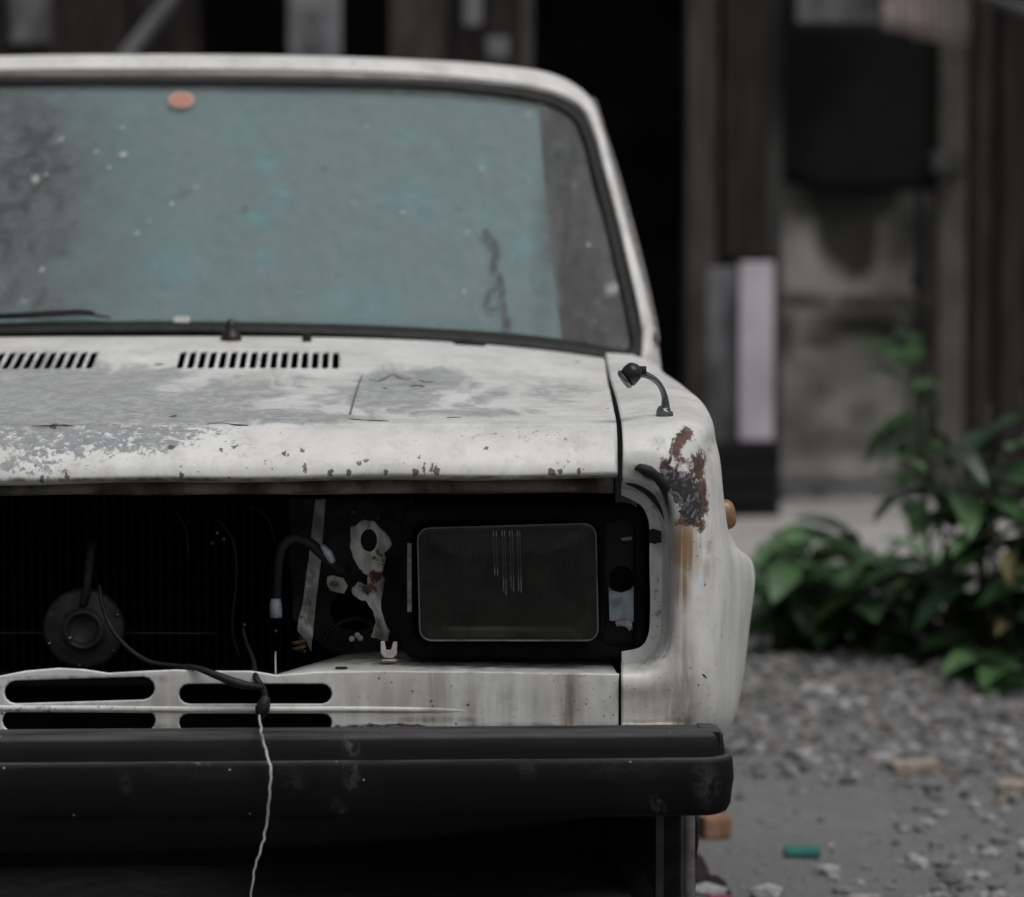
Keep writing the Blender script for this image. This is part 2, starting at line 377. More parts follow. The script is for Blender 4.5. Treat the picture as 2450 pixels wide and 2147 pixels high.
def glass_material():
    t = NT('dusty_windscreen_glass')
    nb = t.noise(4, 5, 0.6); nm = t.noise(34, 8, 0.7, (1, 0.7, 1), 0.0); nf = t.noise(90, 6, 0.7)
    nv = t.noise(20, 7, 0.7, (2.2, 1, 0.3))
    dust = t.math('ADD', t.math('ADD', 0.07, t.math('MULTIPLY', t.step(nm, 0.25, 0.75), 0.11)), t.math('ADD', t.math('MULTIPLY', nf, 0.14), t.math('MULTIPLY', t.step(nv, 0.35, 0.7), 0.10)))
    dust = t.math('ADD', dust, t.math('MULTIPLY', t.math('SUBTRACT', nb, 0.5), 0.12))
    cl = t.at('clean'); cm = t.math('MULTIPLY', cl, t.step(t.noise(40, 6, 0.7), 0.32, 0.55), clamp=True)
    dust = t.math('MULTIPLY', dust, t.math('SUBTRACT', 1.0, t.math('MULTIPLY', cm, 0.75)), clamp=True)
    sp = t.vor(24); sg = t.math('MULTIPLY', t.math('LESS_THAN', sp.outputs['Distance'], 0.07), t.step(t.noise(3.0, 3), 0.48, 0.6))
    spots = t.math('MAXIMUM', sg, t.at('spot'))
    dcol = t.mix(spots, (0.36, 0.36, 0.365), (0.66, 0.66, 0.63))
    dk = t.math('MULTIPLY', t.at('smear'), t.step(t.noise(60, 5, 0.7), 0.28, 0.5), clamp=True)
    dcol = t.mix(t.math('MULTIPLY', dk, 0.85), dcol, (0.05, 0.05, 0.05))
    gr = t.math('MULTIPLY', t.at('grime'), t.math('ADD', 0.35, t.math('MULTIPLY', t.step(t.noise(26, 7, 0.7, (1, 1, 0.6), 0.8), 0.3, 0.7), 0.65)), clamp=True)
    dcol = t.mix(t.math('MULTIPLY', t.math('MULTIPLY', gr, t.math('SUBTRACT', 1.0, spots)), 0.95), dcol, (0.066, 0.076, 0.075))
    fac = t.math('MAXIMUM', t.math('MAXIMUM', dust, t.math('MULTIPLY', spots, 0.9)), t.math('MAXIMUM', t.math('MULTIPLY', dk, 0.8), t.math('MULTIPLY', gr, 0.84)))
    tr = t.n('ShaderNodeBsdfTransparent'); tr.inputs[0].default_value = (0.90, 0.95, 0.94, 1)
    df = t.n('ShaderNodeBsdfDiffuse'); t.t.links.new(dcol, df.inputs[0])
    gl = t.n('ShaderNodeBsdfGlossy'); gl.inputs['Roughness'].default_value = 0.22; gl.inputs[0].default_value = (0.8, 0.8, 0.8, 1)
    m1 = t.n('ShaderNodeMixShader'); t.put(m1.inputs[0], fac); t.t.links.new(tr.outputs[0], m1.inputs[1]); t.t.links.new(df.outputs[0], m1.inputs[2])
    fr = t.n('ShaderNodeFresnel'); fr.inputs[0].default_value = 1.35
    m2 = t.n('ShaderNodeMixShader'); t.put(m2.inputs[0], t.math('MULTIPLY', fr.outputs[0], 0.55)); t.t.links.new(m1.outputs[0], m2.inputs[1]); t.t.links.new(gl.outputs[0], m2.inputs[2])
    t.t.links.new(m2.outputs[0], t.out.inputs['Surface'])
    return t.m
M_glass = glass_material()
def clear_glass(name, tint, refl=1.0, rough=0.08, dust=0.1):
    t = NT(name)
    tr = t.n('ShaderNodeBsdfTransparent'); tr.inputs[0].default_value = (*tint, 1)
    gl = t.n('ShaderNodeBsdfGlossy'); gl.inputs['Roughness'].default_value = rough
    df = t.n('ShaderNodeBsdfDiffuse'); df.inputs[0].default_value = (0.3, 0.29, 0.27, 1)
    fr = t.n('ShaderNodeFresnel'); fr.inputs[0].default_value = 1.45
    m0 = t.n('ShaderNodeMixShader'); t.put(m0.inputs[0], t.math('MULTIPLY', t.noise(25, 6, 0.7), dust)); t.t.links.new(tr.outputs[0], m0.inputs[1]); t.t.links.new(df.outputs[0], m0.inputs[2])
    m2 = t.n('ShaderNodeMixShader'); t.put(m2.inputs[0], t.math('MULTIPLY', fr.outputs[0], refl)); t.t.links.new(m0.outputs[0], m2.inputs[1]); t.t.links.new(gl.outputs[0], m2.inputs[2])
    t.t.links.new(m2.outputs[0], t.out.inputs['Surface'])
    return t.m
M_lens = clear_glass('headlight_glass', (0.45, 0.45, 0.44), 0.4, 0.12, 0.085)
M_sideglass = clear_glass('side_window_glass', (0.5, 0.55, 0.54), 1.0, 0.03, 0.25)
M_teal = None
def teal_material():
    t = NT('faded_teal_sheet')
    a = t.noise(5, 5, 0.6); b = t.noise(45, 6, 0.7); st = t.noise(14, 5, 0.6, (1.6, 1, 0.3))
    c = t.mix(t.step(a, 0.35, 0.7), (0.158, 0.258, 0.278), (0.19, 0.252, 0.256))
    c = t.mix(t.math('MULTIPLY', t.step(st, 0.4, 0.7), 0.5), c, (0.19, 0.295, 0.31))
    c = t.mix(t.math('MULTIPLY', t.step(t.noise(70, 8, 0.78), 0.46, 0.64), 0.5), c, (0.12, 0.18, 0.19))
    c = t.mix(t.math('MULTIPLY', t.step(t.noise(33, 6, 0.7, (1, 1, 0.7)), 0.52, 0.7), 0.45), c, (0.25, 0.30, 0.30))
    c = t.mix(t.math('MULTIPLY', t.math('MULTIPLY', t.at('cyan'), t.step(t.noise(50, 5, 0.7), 0.40, 0.62), clamp=True), 0.9), c, (0.13, 0.37, 0.40))
    t.bsdf(c, 0.75, 0, None, 0.1)
    return t.m
M_teal = teal_material()

# ------------------------------------------------------------------ ground
def ground_material():
    t = NT('grey_dirt_ground')
    a = t.noise(1.2, 6, 0.6); b = t.noise(14, 8, 0.7); c = t.noise(70, 6, 0.7)
    v = t.vor(26); v2 = t.vor(60)
    col = t.mix(t.step(a, 0.35, 0.7), (0.155, 0.158, 0.162), (0.20, 0.198, 0.197))
    col = t.mix(t.math('MULTIPLY', t.step(b, 0.45, 0.7), 0.6), col, (0.12, 0.115, 0.11))
    col = t.mix(t.math('MULTIPLY', t.step(c, 0.55, 0.75), 0.5), col, (0.28, 0.27, 0.265))
    pm = t.step(v2.outputs['Distance'], 0.34, 0.24)
    gate = t.step(b, 0.48, 0.58)
    hsv = t.n('ShaderNodeMix', data_type='RGBA')
    col = t.mix(t.math('MULTIPLY', t.math('MULTIPLY', pm, gate), 0.5), col, (0.27, 0.27, 0.275))
    hh = t.math('ADD', t.math('MULTIPLY', b, 0.5), t.math('MULTIPLY', t.math('SUBTRACT', 1.0, v2.outputs['Distance']), 0.3))
    hh = t.math('ADD', hh, t.math('MULTIPLY', c, 0.2))
    t.bsdf(col, 0.9, 0, t.bump(hh, 0.7, 0.03), 0.2)
    return t.m
M_ground = ground_material()
xs = np.concatenate([np.linspace(-60, -4, 15)[:-1], np.linspace(-4, 6, 120), np.linspace(6, 60, 15)[1:]])
ys = np.concatenate([np.linspace(-60, -2, 12)[:-1], np.linspace(-2, 10, 150), np.linspace(10, 80, 15)[1:]])
XX, YY = np.meshgrid(xs, ys)
def gh(x, y):
    return (0.012 * np.sin(2.1 * x + 0.7 * y) * np.cos(1.3 * y - 0.4 * x) + 0.008 * np.sin(5.3 * x - 2.2 * y + 1.0) + 0.006 * np.sin(9.1 * y + 4.0 * x)
            + 0.05 * np.exp(-((x - 2.0) / 1.2) ** 2 - ((y - 3.55) / 0.55) ** 2))
ground = sheet('ground', np.stack([XX, YY, gh(XX, YY)], -1), M_ground)
setp(ground, kind='structure')

# ------------------------------------------------------------------ the car
car = empty('car', (0, 0, 0))
setp(car, 'derelict white saloon car, grille missing, paint peeling and rusting, seen from the front', 'car')

# --- bonnet
LIPDOTS = [(790, 1132, 7, 9), (833, 1130, 6, 9), (923, 1131, 6, 8), (995, 1130, 7, 10), (1015, 1122, 3, 12), (1032, 1119, 4, 12), (1044, 1128, 8, 10),
           (1320, 1129, 10, 8), (1340, 1129, 5, 9), (1385, 1127, 6, 7), (728, 1118, 4, 14), (410, 1072, 9, 4), (876, 1101, 6, 3), (680, 1086, 4, 5), (160, 1140, 6, 8),
           (130, 1015, 8, 5), (415, 995, 8, 3), (380, 872, 13, 3), (1382, 866, 9, 3), (1453, 978, 4, 3), (560, 1070, 9, 4), (530, 1075, 5, 4), (1164, 1074, 6, 3), (1490, 1068, 5, 4), (690, 1090, 4, 3), (722, 1078, 3, 6), (860, 1108, 6, 4), (1003, 1095, 3, 3), (435, 1138, 5, 8), (100, 1147, 5, 9)]
prof = [  # (Y, pixel y at centre column, pixel y near the right edge)
    (0.060, 1152, 1146), (0.030, 1150, 1144), (0.010, 1147, 1141), (0.0025, 1142, 1137), (0.0010, 1132, 1128), (0.0055, 1110, 1106), (0.017, 1082, 1079), (0.034, 1056, 1054), (0.056, 1035, 1034),
    (0.080, 1020, 1019), (0.094, 1013, 1012), (0.16, 1000, 999), (0.32, 971, 974), (0.55, 930, 940), (0.75, 899, 918), (0.85, 880, 902), (0.97, 844, 878), (1.06, 824, 866), (1.16, 805, 857)]
def hood_edge_x(Y): return 0.672 + 0.055 * max(0, Y) ** 1.0
PROF = []
for Y, yc, ye in prof:
    PROF.append((Y, W(500, yc, Y)[2], W(1480, ye, Y)[2]))
PROF = cr(np.array(PROF), 6); PMIN = int(np.argmin(PROF[:, 0]))
NX = 221
us = np.linspace(-1, 1, NX)
G = np.zeros((len(PROF), NX, 3))
for i, (Y, zc, ze) in enumerate(PROF):
    ex = hood_edge_x(Y); x = us * ex
    t = np.abs(us) ** 3.2
    sag = -0.004 * np.exp(-((x + 0.10) / 0.25) ** 2) * (1 if Y < 0.2 else 0.0) + 0.0035 * np.exp(-((x - 0.02) / 0.2) ** 2 - ((Y - 0.12) / 0.05) ** 2)
    dent = -0.006 * np.exp(-((x - 0.34) / 0.10) ** 2 - ((Y - 0.42) / 0.18) ** 2) + 0.0015 * np.sin(x * 21 + Y * 5) * np.exp(-((Y - 0.02) / 0.06) ** 2)
    G[i, :, 0] = x; G[i, :, 1] = Y + 0.0; G[i, :, 2] = zc + (ze - zc) * t + sag + dent
dots = []
def hood_pt(px, py):
    best = None
    for Y in np.concatenate([np.linspace(0.001, 0.1, 120), np.linspace(0.1, 1.1, 200)]):
        p = W(px, py, Y)
        zc = np.interp(Y, PROF[PMIN:, 0], PROF[PMIN:, 1]); ze = np.interp(Y, PROF[PMIN:, 0], PROF[PMIN:, 2])
        z = zc + (ze - zc) * abs(p[0] / hood_edge_x(Y)) ** 3.2
        if best is None or abs(z - p[2]) < best[0]: best = (abs(z - p[2]), p)
    return best[1]
for x, y, rx, ry in LIPDOTS:
    p = hood_pt(x, y)
    if y > 1030: dots.append((p, rx / 1920, 0.03, ry / 1900))
    else: dots.append((p, rx / 1850, ry / 330, 0.03))
M_hood = paint_material('worn_white_bonnet_paint', dots)
M_paint = paint_material('worn_white_paint')
hood = sheet('hood', G, M_hood, car, thick=0.0035)
# heater intake slots cut right through the bonnet
cut_v, cut_f = [], []
def slot_cutter(xc, y0, y1, wd):
    n = 6; ring = [(xc + wd / 2 * math.sin(a), y1 - wd + wd * math.cos(a)) for a in np.linspace(math.pi / 2, -math.pi / 2, n)]
    ring += [(xc - wd / 2 * math.sin(a), y0 + wd - wd * math.cos(a)) for a in np.linspace(math.pi / 2, -math.pi / 2, n)]
    o = len(cut_v); m = len(ring)
    for z in (0.84, 1.0): cut_v.extend((x, y, z) for x, y in ring)
    cut_f.append(tuple(o + k for k in range(m))[::-1]); cut_f.append(tuple(o + m + k for k in range(m)))
    for k in range(m):
        k2 = (k + 1) % m; cut_f.append((o + k, o + k2, o + m + k2, o + m + k))
x0 = W(434, 862, 0.91)[0]; x1 = W(803, 868, 0.91)[0]
for k in range(16):
    xc = x0 + (x1 - x0) * k / 15
    slot_cutter(xc, 0.845, 0.985, 0.0098); slot_cutter(-xc + 0.021, 0.845, 0.985, 0.0098)
cut = mesh('slot_cutter', cut_v, cut_f, None, None, False)
bmx = bmesh.new(); bmx.from_mesh(cut.data); bmesh.ops.recalc_face_normals(bmx, faces=bmx.faces[:]); bmx.to_mesh(cut.data); bmx.free()
bmx = bmesh.new(); bmx.from_mesh(hood.data); bmesh.ops.recalc_face_normals(bmx, faces=bmx.faces[:]); bmx.to_mesh(hood.data); bmx.free()
md = hood.modifiers.new('slots', 'BOOLEAN'); md.operation = 'DIFFERENCE'; md.object = cut; md.solver = 'EXACT'
dg = bpy.context.evaluated_depsgraph_get()
nm_ = bpy.data.meshes.new_from_object(hood.evaluated_get(dg)); hood.modifiers.clear(); hood.data = nm_; nm_.shade_smooth()
cm_ = cut.data; bpy.data.objects.remove(cut); bpy.data.meshes.remove(cm_)
attr(hood, 'peel', [(190, 935, 270, 66, 6, 1.15), (60, 985, 280, 45, 0, 1.15), (430, 990, 320, 30, 0, 1.05), (520, 950, 220, 44, -10, 0.8), (720, 1000, 200, 18, 0, 0.85), (780, 960, 90, 40, -25, 0.5),
                    (950, 935, 125, 62, 0, 1.0), (1040, 905, 110, 34, 10, 0.9), (1150, 955, 120, 20, -20, 0.6), (1150, 985, 220, 14, 0, 0.55), (330, 905, 140, 34, 0, 0.8), (-150, 940, 250, 70, 0, 1.0), (1330, 940, 160, 40, -8, 0.4)])
attr(hood, 'flake', [(120, 1050, 340, 60, 0, 0.70), (350, 1055, 190, 44, -5, 0.68), (-150, 1060, 300, 60, 0, 0.7), (300, 1030, 300, 16, 0, 0.8), (60, 1115, 200, 30, 0, 0.52), (560, 1070, 70, 34, 0, 0.38), (680, 1086, 26, 16, 0, 0.36), (1250, 1040, 260, 20, 0, 0.30), (1300, 1100, 200, 20, 0, 0.26)])
attr(hood, 'dirt_shade', [(600, 1148, 1500, 6, 0, 1.3), (1300, 1142, 500, 5, 0, 1.2), (1480, 1090, 5, 60, 0, 0.6), (200, 1017, 420, 3, 0, 0.5), (960, 900, 60, 10, 0, 0.5), (990, 920, 50, 6, 0, 0.6)])
attr(hood, 'rust', []); attr(hood, 'run', []); attr(hood, 'bare', [])
seam = tube('weld_crease', [hood_pt(866, 900) + (0, 0, 0.0002), hood_pt(855, 930) + (0, 0, 0.0004), hood_pt(838, 990) + (0, 0, 0.0002)], 0.0013, M_crease, hood, 6, 4)
for pts in ([(884, 909), (905, 912), (922, 906), (931, 899), (944, 897), (952, 904), (968, 908), (984, 907)], [(1002, 909), (1018, 914), (1040, 914)], [(980, 925), (1000, 923), (1016, 926)], [(915, 929), (928, 930)], [(835, 1003), (870, 1006), (930, 1008)], [(490, 1016), (530, 1013), (560, 1017), (595, 1018)], [(1068, 1000), (1105, 999)], [(75, 1020), (120, 1019), (150, 1018), (175, 1019)]):
    tube('crease_crack', [hood_pt(x, y) + (0, 0, 0.0002) for x, y in pts], [0.0003, 0.0009, 0.0005, 0.0010, 0.0003], M_rubber, hood, 5, 3)

# --- front wings
rings = [
 (0.092, [(1490, 1182), (1512, 1194), (1538, 1212), (1553, 1247), (1555, 1290), (1555, 1354), (1557, 1442), (1553, 1514), (1533, 1548), (1487, 1560)]),
 (0.090, [(1490, 1170), (1516, 1182), (1548, 1203), (1567, 1241), (1571, 1290), (1571, 1354), (1571, 1442), (1567, 1522), (1540, 1563), (1487, 1576)]),
 (0.088, [(1490, 1162), (1520, 1173), (1556, 1196), (1579, 1236), (1585, 1290), (1586, 1354), (1585, 1442), (1579, 1530), (1548, 1577), (1487, 1589)]),
 (0.082, [(1490, 1159), (1522, 1170), (1560, 1192), (1584, 1233), (1591, 1288), (1592, 1354), (1591, 1443), (1584, 1533), (1550, 1582), (1487, 1593)]),
 (0.022, [(1490, 1146), (1534, 1150), (1577, 1173), (1602, 1217), (1609, 1280), (1610, 1354), (1609, 1444), (1599, 1542), (1557, 1599), (1487, 1609)]),
 (0.010, [(1490, 1142), (1536, 1145), (1581, 1168), (1608, 1213), (1615, 1280), (1616, 1354), (1615, 1446), (1605, 1547), (1560, 1605), (1487, 1615)]),
 (0.002, [(1489, 1134), (1538, 1135), (1586, 1156), (1615, 1206), (1623, 1280), (1624, 1357), (1622, 1448), (1611, 1556), (1561, 1614), (1486, 1622)]),
 (0.000, [(1489, 1112), (1541, 1112), (1596, 1130), (1628, 1190), (1638, 1280), (1639, 1360), (1636, 1452), (1625, 1580), (1563, 1635), (1486, 1641)]),
 (0.004, [(1489, 1080), (1545, 1078), (1610, 1094), (1645, 1150), (1658, 1270), (1660, 1360), (1660, 1460), (1652, 1620), (1566, 1672), (1486, 1675)]),
 (0.022, [(1488, 1050), (1548, 1047), (1622, 1055), (1662, 1098), (1684, 1250), (1690, 1360), (1690, 1480), (1678, 1690), (1570, 1728), (1486, 1728)]),
 (0.070, [(1488, 1022), (1555, 1016), (1640, 1020), (1688, 1058), (1710, 1230), (1722, 1360), (1722, 1500), (1705, 1735), (1580, 1760), (1486, 1765)]),
 (0.18,  [(1487, 999), (1560, 990), (1650, 992), (1704, 1042), (1724, 1215), (1742, 1360), (1742, 1510), (1720, 1740), (1590, 1775), (1486, 1775)]),
 (0.32,  [(1486, 974), (1560, 965), (1650, 968), (1701, 1020), (1728, 1220), (1762, 1360), (1760, 1520), (1730, 1742), (1600, 1775), (1486, 1775)]),
 (0.46,  [(1484, 953), (1555, 944), (1640, 950), (1690, 1000), (1728, 1225), (1785, 1368), (1778, 1520), (1735, 1742), (1600, 1770), (1486, 1770)]),
 (0.60,  [(1482, 934), (1550, 926), (1626, 936), (1672, 985), (1722, 1225), (1794, 1385), (1784, 1530), (1737, 1740), (1600, 1760), (1486, 1760)]),
 (0.85,  [(1474, 902), (1535, 898), (1600, 912), (1640, 960), (1690, 1190), (1745, 1370), (1740, 1520), (1700, 1720), (1580, 1740), (1486, 1740)]),
 (1.08,  [(1466, 872), (1520, 874), (1566, 890), (1600, 930), (1640, 1150), (1665, 1340), (1660, 1500), (1630, 1690), (1560, 1700), (1480, 1700)]),
 (1.22,  [(1460, 850), (1512, 856), (1554, 874), (1580, 910), (1610, 1130), (1630, 1320), (1626, 1480), (1600, 1660), (1540, 1670), (1480, 1670)]),
]
XTRA = {0.18: (1732, 1290), 0.32: (1744, 1298), 0.46: (1752, 1306), 0.60: (1751, 1308), 0.85: (1712, 1290)}
K5 = {0.46: (1784, 1352), 0.60: (1794, 1358)}
R2 = []
for Y, r in rings:
    r = list(r)
    if Y in K5: r[5] = K5[Y]
    if Y in (0.46, 0.60): r[6] = (r[6][0] + 4, 1470)
    r.insert(5, XTRA.get(Y, ((r[4][0] + r[5][0]) / 2, (r[4][1] + r[5][1]) / 2)))
    R2.append((Y, r))
rings = R2
net = np.array([[W(x, y, (min(Y, 0.005) if (k >= 9 and i in (8, 9, 10)) else Y)) for k, (x, y) in enumerate(r)] for i, (Y, r) in enumerate(rings)])
for i in range(len(net)):                        # leave a shut line beside the bonnet
    Y = rings[i][0]
    if Y > 0.003: net[i, 0, 0] = hood_edge_x(Y) + 0.0065 - 0.003 * min(1, max(0, Y - 0.4) / 0.5)
    else: net[i, 0, 0] = hood_edge_x(0) + 0.006
# make the wheel arch: lower points of the stations above the wheel are lifted
ARCH = {0.46: 0.50, 0.60: 0.585, 0.85: 0.585}
net2 = cr(net, 9); net2 = np.swapaxes(cr(np.swapaxes(net2, 0, 1), 11), 0, 1)
# dent below the shoulder
PP = proj(net2.reshape(-1, 3)).reshape(net2.shape[0], net2.shape[1], 2)
dd = np.exp(-((PP[..., 0] - 1697) / 14) ** 2 - ((PP[..., 1] - 1065) / 28) ** 2); net2[..., 0] -= 0.006 * dd
fender = sheet('fender', net2, M_paint, car, thick=0.004, flip=True)
def fender_attrs(o):
    attr(o, 'rust', [(1636, 1046, 18, 26, 30, 1.1), (1620, 1070, 15, 26, 12, 1.1), (1630, 1058, 14, 30, 20, 1.0), (1672, 1120, 15, 45, 4, 0.95), (1676, 1190, 20, 74, 0, 0.95), (1650, 1100, 30, 20, 0, 0.5), (1625, 1100, 16, 40, 0, 0.55), (1660, 1240, 30, 24, 0, 1.0), (1592, 1125, 14, 30, -10, 1.1), (1650, 1150, 30, 26, 0, 0.75), (1640, 1250, 26, 14, 0, 1.0), (1602, 1150, 14, 26, 0, 0.8)])
    attr(o, 'bare', [(1640, 1180, 34, 60, -12, 1.1), (1655, 1225, 30, 34, 0, 1.0), (1608, 1145, 18, 44, -22, 1.0), (1588, 1135, 18, 18, 0, 0.9), (1605, 1085, 4, 44, 8, 0.9), (1660, 1195, 20, 40, 0, 0.85)])
    attr(o, 'run', [(1640, 1315, 34, 80, 0, 1.3), (1634, 1400, 20, 70, 0, 1.0), (1636, 1600, 30, 150, 0, 0.55), (1600, 1690, 40, 70, 0, 0.42), (1705, 1330, 8, 120, 0, 0.25), (1560, 1690, 60, 60, 0, 0.3)])
    attr(o, 'dirt_shade', [(1560, 1142, 70, 16, 22, 1.8), (1594, 1195, 14, 70, -10, 1.5), (1540, 1122, 34, 9, 15, 1.6), (1600, 1440, 10, 190, 0, 0.55), (1640, 1560, 22, 16, 0, 0.8), (1560, 1735, 180, 14, 0, 1.0), (1640, 1730, 60, 18, 0, 1.1), (1640, 1690, 90, 60, 0, 0.35),  # some blobs are shade painted in the lamp channel and shoulder dent
                     (1622, 1390, 5, 50, 0, 1.0), (1690, 1365, 9, 30, 0, 1.0), (1697, 1310, 8, 16, 0, 0.8), (1702, 1060, 7, 44, 20, 0.7), (1560, 1690, 90, 40, 0, 0.4), (1545, 1600, 60, 8, -8, 0.5), (1575, 1300, 14, 30, 0, 0.6), (1720, 1560, 8, 120, 8, 0.3), (1486, 1670, 4, 80, 0, 0.9)])
    attr(o, 'peel', [(1600, 1060, 60, 30, 0, 0.3)]); attr(o, 'flake', [(1572, 1200, 25, 40, 20, 0.5), (1572, 1450, 14, 140, 0, 0.42), (1560, 1580, 60, 16, -20, 0.4), (1640, 1110, 40, 30, 0, 0.45), (1545, 1075, 50, 30, 0, 0.3)])
fender_attrs(fender)
fender2 = mirror_x(fender)
# splits and scrapes in the filler
def crack(parent, pts, Yf, r=0.0014):
    P = [W(x, y, Yf(x, y)) for x, y in pts]; return tube('crack', P, [r * 0.4, r, r * 1.3, r, r * 0.4], M_black, parent, 5, 3)
def fy(x, y): 
    d = np.hypot(PP[..., 0] - x, PP[..., 1] - y) + 40 * np.clip(net2[..., 1] - 0.3, 0, 9); i = np.unravel_index(np.argmin(d), d.shape); return net2[i][1] - 0.0006
crack(fender, [(1645, 1425), (1655, 1450), (1663, 1480), (1672, 1520), (1674, 1552), (1668, 1575)], fy)
crack(fender, [(1672, 1607), (1680, 1615), (1690, 1625), (1700, 1640)], fy, 0.0028)
crack(fender, [(1714, 1582), (1711, 1590), (1708, 1600)], fy, 0.0012)
# ragged black sealant along the top of the lamp opening
tube('sealant', [W(1512, 1124, 0.000), W(1530, 1120, -0.001), W(1552, 1128, 0.000), W(1572, 1140, 0.001), W(1590, 1160, 0.003), W(1603, 1190, 0.010), W(1609, 1225, 0.016), W(1612, 1262, 0.020)],
     [0.002, 0.0065, 0.0085, 0.0075, 0.0085, 0.0075, 0.005, 0.002], M_rubber, fender, 8, 5)
tube('sealant', [W(1500, 1152, 0.03), W(1530, 1160, 0.04), W(1560, 1180, 0.05), W(1585, 1212, 0.055), W(1598, 1260, 0.055)], [0.004, 0.007, 0.008, 0.007, 0.002], M_rubber, fender, 8, 5)
plate('tab_hole_black', px_ring(ragged([(1552, 1270), (1566, 1266), (1584, 1272), (1582, 1298), (1568, 1302), (1552, 1299)], 2, 2), 0.084), [], 0.083, 0.004, M_black, fender, 0.0006)  # black plate stands for the darkness inside the hole

# --- side marker lamp
mk = lathe('side_marker', [(0.0, 0.021), (0.008, 0.0205), (0.0145, 0.018), (0.0185, 0.013), (0.0205, 0.005), (0.0205, -0.01)], M_orange, car, 20)
pm_ = W(1737, 1232, 0.27); mk.data.transform(Matrix.Translation(pm_ + np.array((-0.002, 0, 0))) @ Matrix.Rotation(math.radians(80), 4, 'Y') @ Matrix.Diagonal((1.0, 0.7, 0.72, 1)))
mb = lathe('marker_base', [(0.0, 0.004), (0.024, 0.004), (0.025, -0.012)], M_rubber, mk, 20)
mb.data.transform(Matrix.Translation(pm_ + np.array((-0.016, -0.006, -0.012))) @ Matrix.Rotation(math.radians(80), 4, 'Y') @ Matrix.Diagonal((1.55, 0.8, 1, 1)))
mk2 = mirror_x(mk); mirror_x(mb, parent=mk2)

# --- wing mirror stalk
mr = empty('wing_mirror', (0, 0, 0)); mr.parent = car
setp(mr, 'broken fender mirror with bent chrome stalk and dark round head')
pb = W(1590, 1006, 0.115)
stalk = tube('stalk', [pb + (0, 0, -0.004), pb + (0, 0, 0.012), W(1592, 975, 0.115), W(1589, 945, 0.113), W(1576, 918, 0.108), W(1552, 900, 0.10), W(1525, 893, 0.095)],
     [0.0125, 0.0105, 0.0058, 0.0040, 0.0038, 0.0042, 0.005], M_chrome, mr, 14, 6)
lathe('stalk_base', [(0, 0.006), (0.0118, 0.006), (0.0130, 0.003), (0.0130, -0.006)], M_rubber, mr, 20, Matrix.Translation(pb))
ph = W(1508, 898, 0.085)
hd = lathe('mirror_head', [(0, 0.016), (0.006, 0.0155), (0.011, 0.012), (0.0132, 0.004), (0.0125, -0.007), (0.0, -0.009)], M_redbrown, mr, 24)
hd.data.transform(Matrix.Translation(ph) @ Matrix.Rotation(math.radians(35), 4, 'Y') @ Matrix.Rotation(math.radians(25), 4, 'X'))
rm_ = lathe('head_rim', [(0.0095, -0.008), (0.0120, -0.007), (0.0136, -0.004), (0.0136, -0.002)], M_chrome, mr, 24)
rm_.data.transform(Matrix.Translation(ph + np.array((-0.004, -0.002, -0.003))) @ Matrix.Rotation(math.radians(55), 4, 'Y'))
lathe('clamp_screw', [(0, 0.005), (0.005, 0.005), (0.0055, -0.005), (0, -0.005)], M_rubber, mr, 12, Matrix.Translation(W(1537, 886, 0.09)))

# --- front panel below the grille opening, slots cut through
YP = 0.004
seamx = W(1480, 1700, YP)[0]
def px2(pts): return px_ring(pts, YP)
wav = [(0, 1618), (60, 1606), (140, 1599), (200, 1602), (260, 1611), (330, 1607), (420, 1603), (520, 1606), (600, 1606), (640, 1612), (660, 1616), (760, 1608), (900, 1606), (1100, 1607), (1300, 1610), (1481, 1613)]
top_r = px2(wav); c0 = top_r[0]
bot = [W(1481, 1790, YP), W(1000, 1790, YP), W(189, 1790, YP)]
right_top = [q for q in top_r if q[0] > 0.0]
outer = [(-x, z) for x, z in right_top[::-1]] + right_top + [(seamx, bot[0][2]), (-seamx, bot[0][2])]
# left-of-centre wavy edge as seen
outer = [(-x, z) for x, z in right_top[::-1] if x > 0.13] + top_r + [(seamx, bot[0][2]), (-seamx, bot[0][2])]
sl = px2(stadium(10, 1627, 370, 1682)); sl = [(x, z + 0.004 * math.sin((x + 0.05) * 9)) for x, z in sl]
sr = px2(stadium(428, 1637, 794, 1685)); sl2 = px2(stadium(5, 1700, 372, 1750)); sr2 = px2(stadium(428, 1708, 794, 1752))
def mir(r): return [(-x, z) for x, z in r][::-1]
holes = [sl, sr, mir(sr), sl2, sr2, mir(sr2)]
panel = plate('front_panel', outer, holes, YP, 0.006, M_paint, car, 0.0018)
refine(panel, 0.009, 6)
attr(panel, 'run', [(1045, 1670, 24, 80, 0, 0.35), (1360, 1690, 30, 90, 0, 0.35)]); attr(panel, 'rust', [(930, 1738, 140, 7, 0, 0.7), (1330, 1738, 60, 5, 0, 0.5)])
attr(panel, 'dirt_shade', [(1045, 1650, 26, 80, 0, 1.1), (1360, 1680, 34, 120, 0, 1.2), (1050, 1722, 120, 12, 0, 1.2), (700, 1738, 600, 7, 0, 1.1), (1250, 1738, 260, 12, 0, 1.0), (200, 1622, 220, 6, 0, 1.0), (600, 1690, 700, 8, 0, 0.45), (1200, 1609, 320, 5, 0, 0.6), (1100, 1680, 420, 70, 0, 0.6), (300, 1690, 460, 60, 0, 0.5), (390, 1625, 30, 10, 0, 0.7), (1000, 1745, 600, 8, 0, 1.2)])
attr(panel, 'bare', [(900, 1740, 120, 6, 0, 0.9), (1100, 1744, 60, 5, 0, 0.7)]); attr(panel, 'peel', []); attr(panel, 'flake', [(90, 1650, 120, 30, 0, 0.42), (700, 1660, 100, 40, 0, 0.25)])
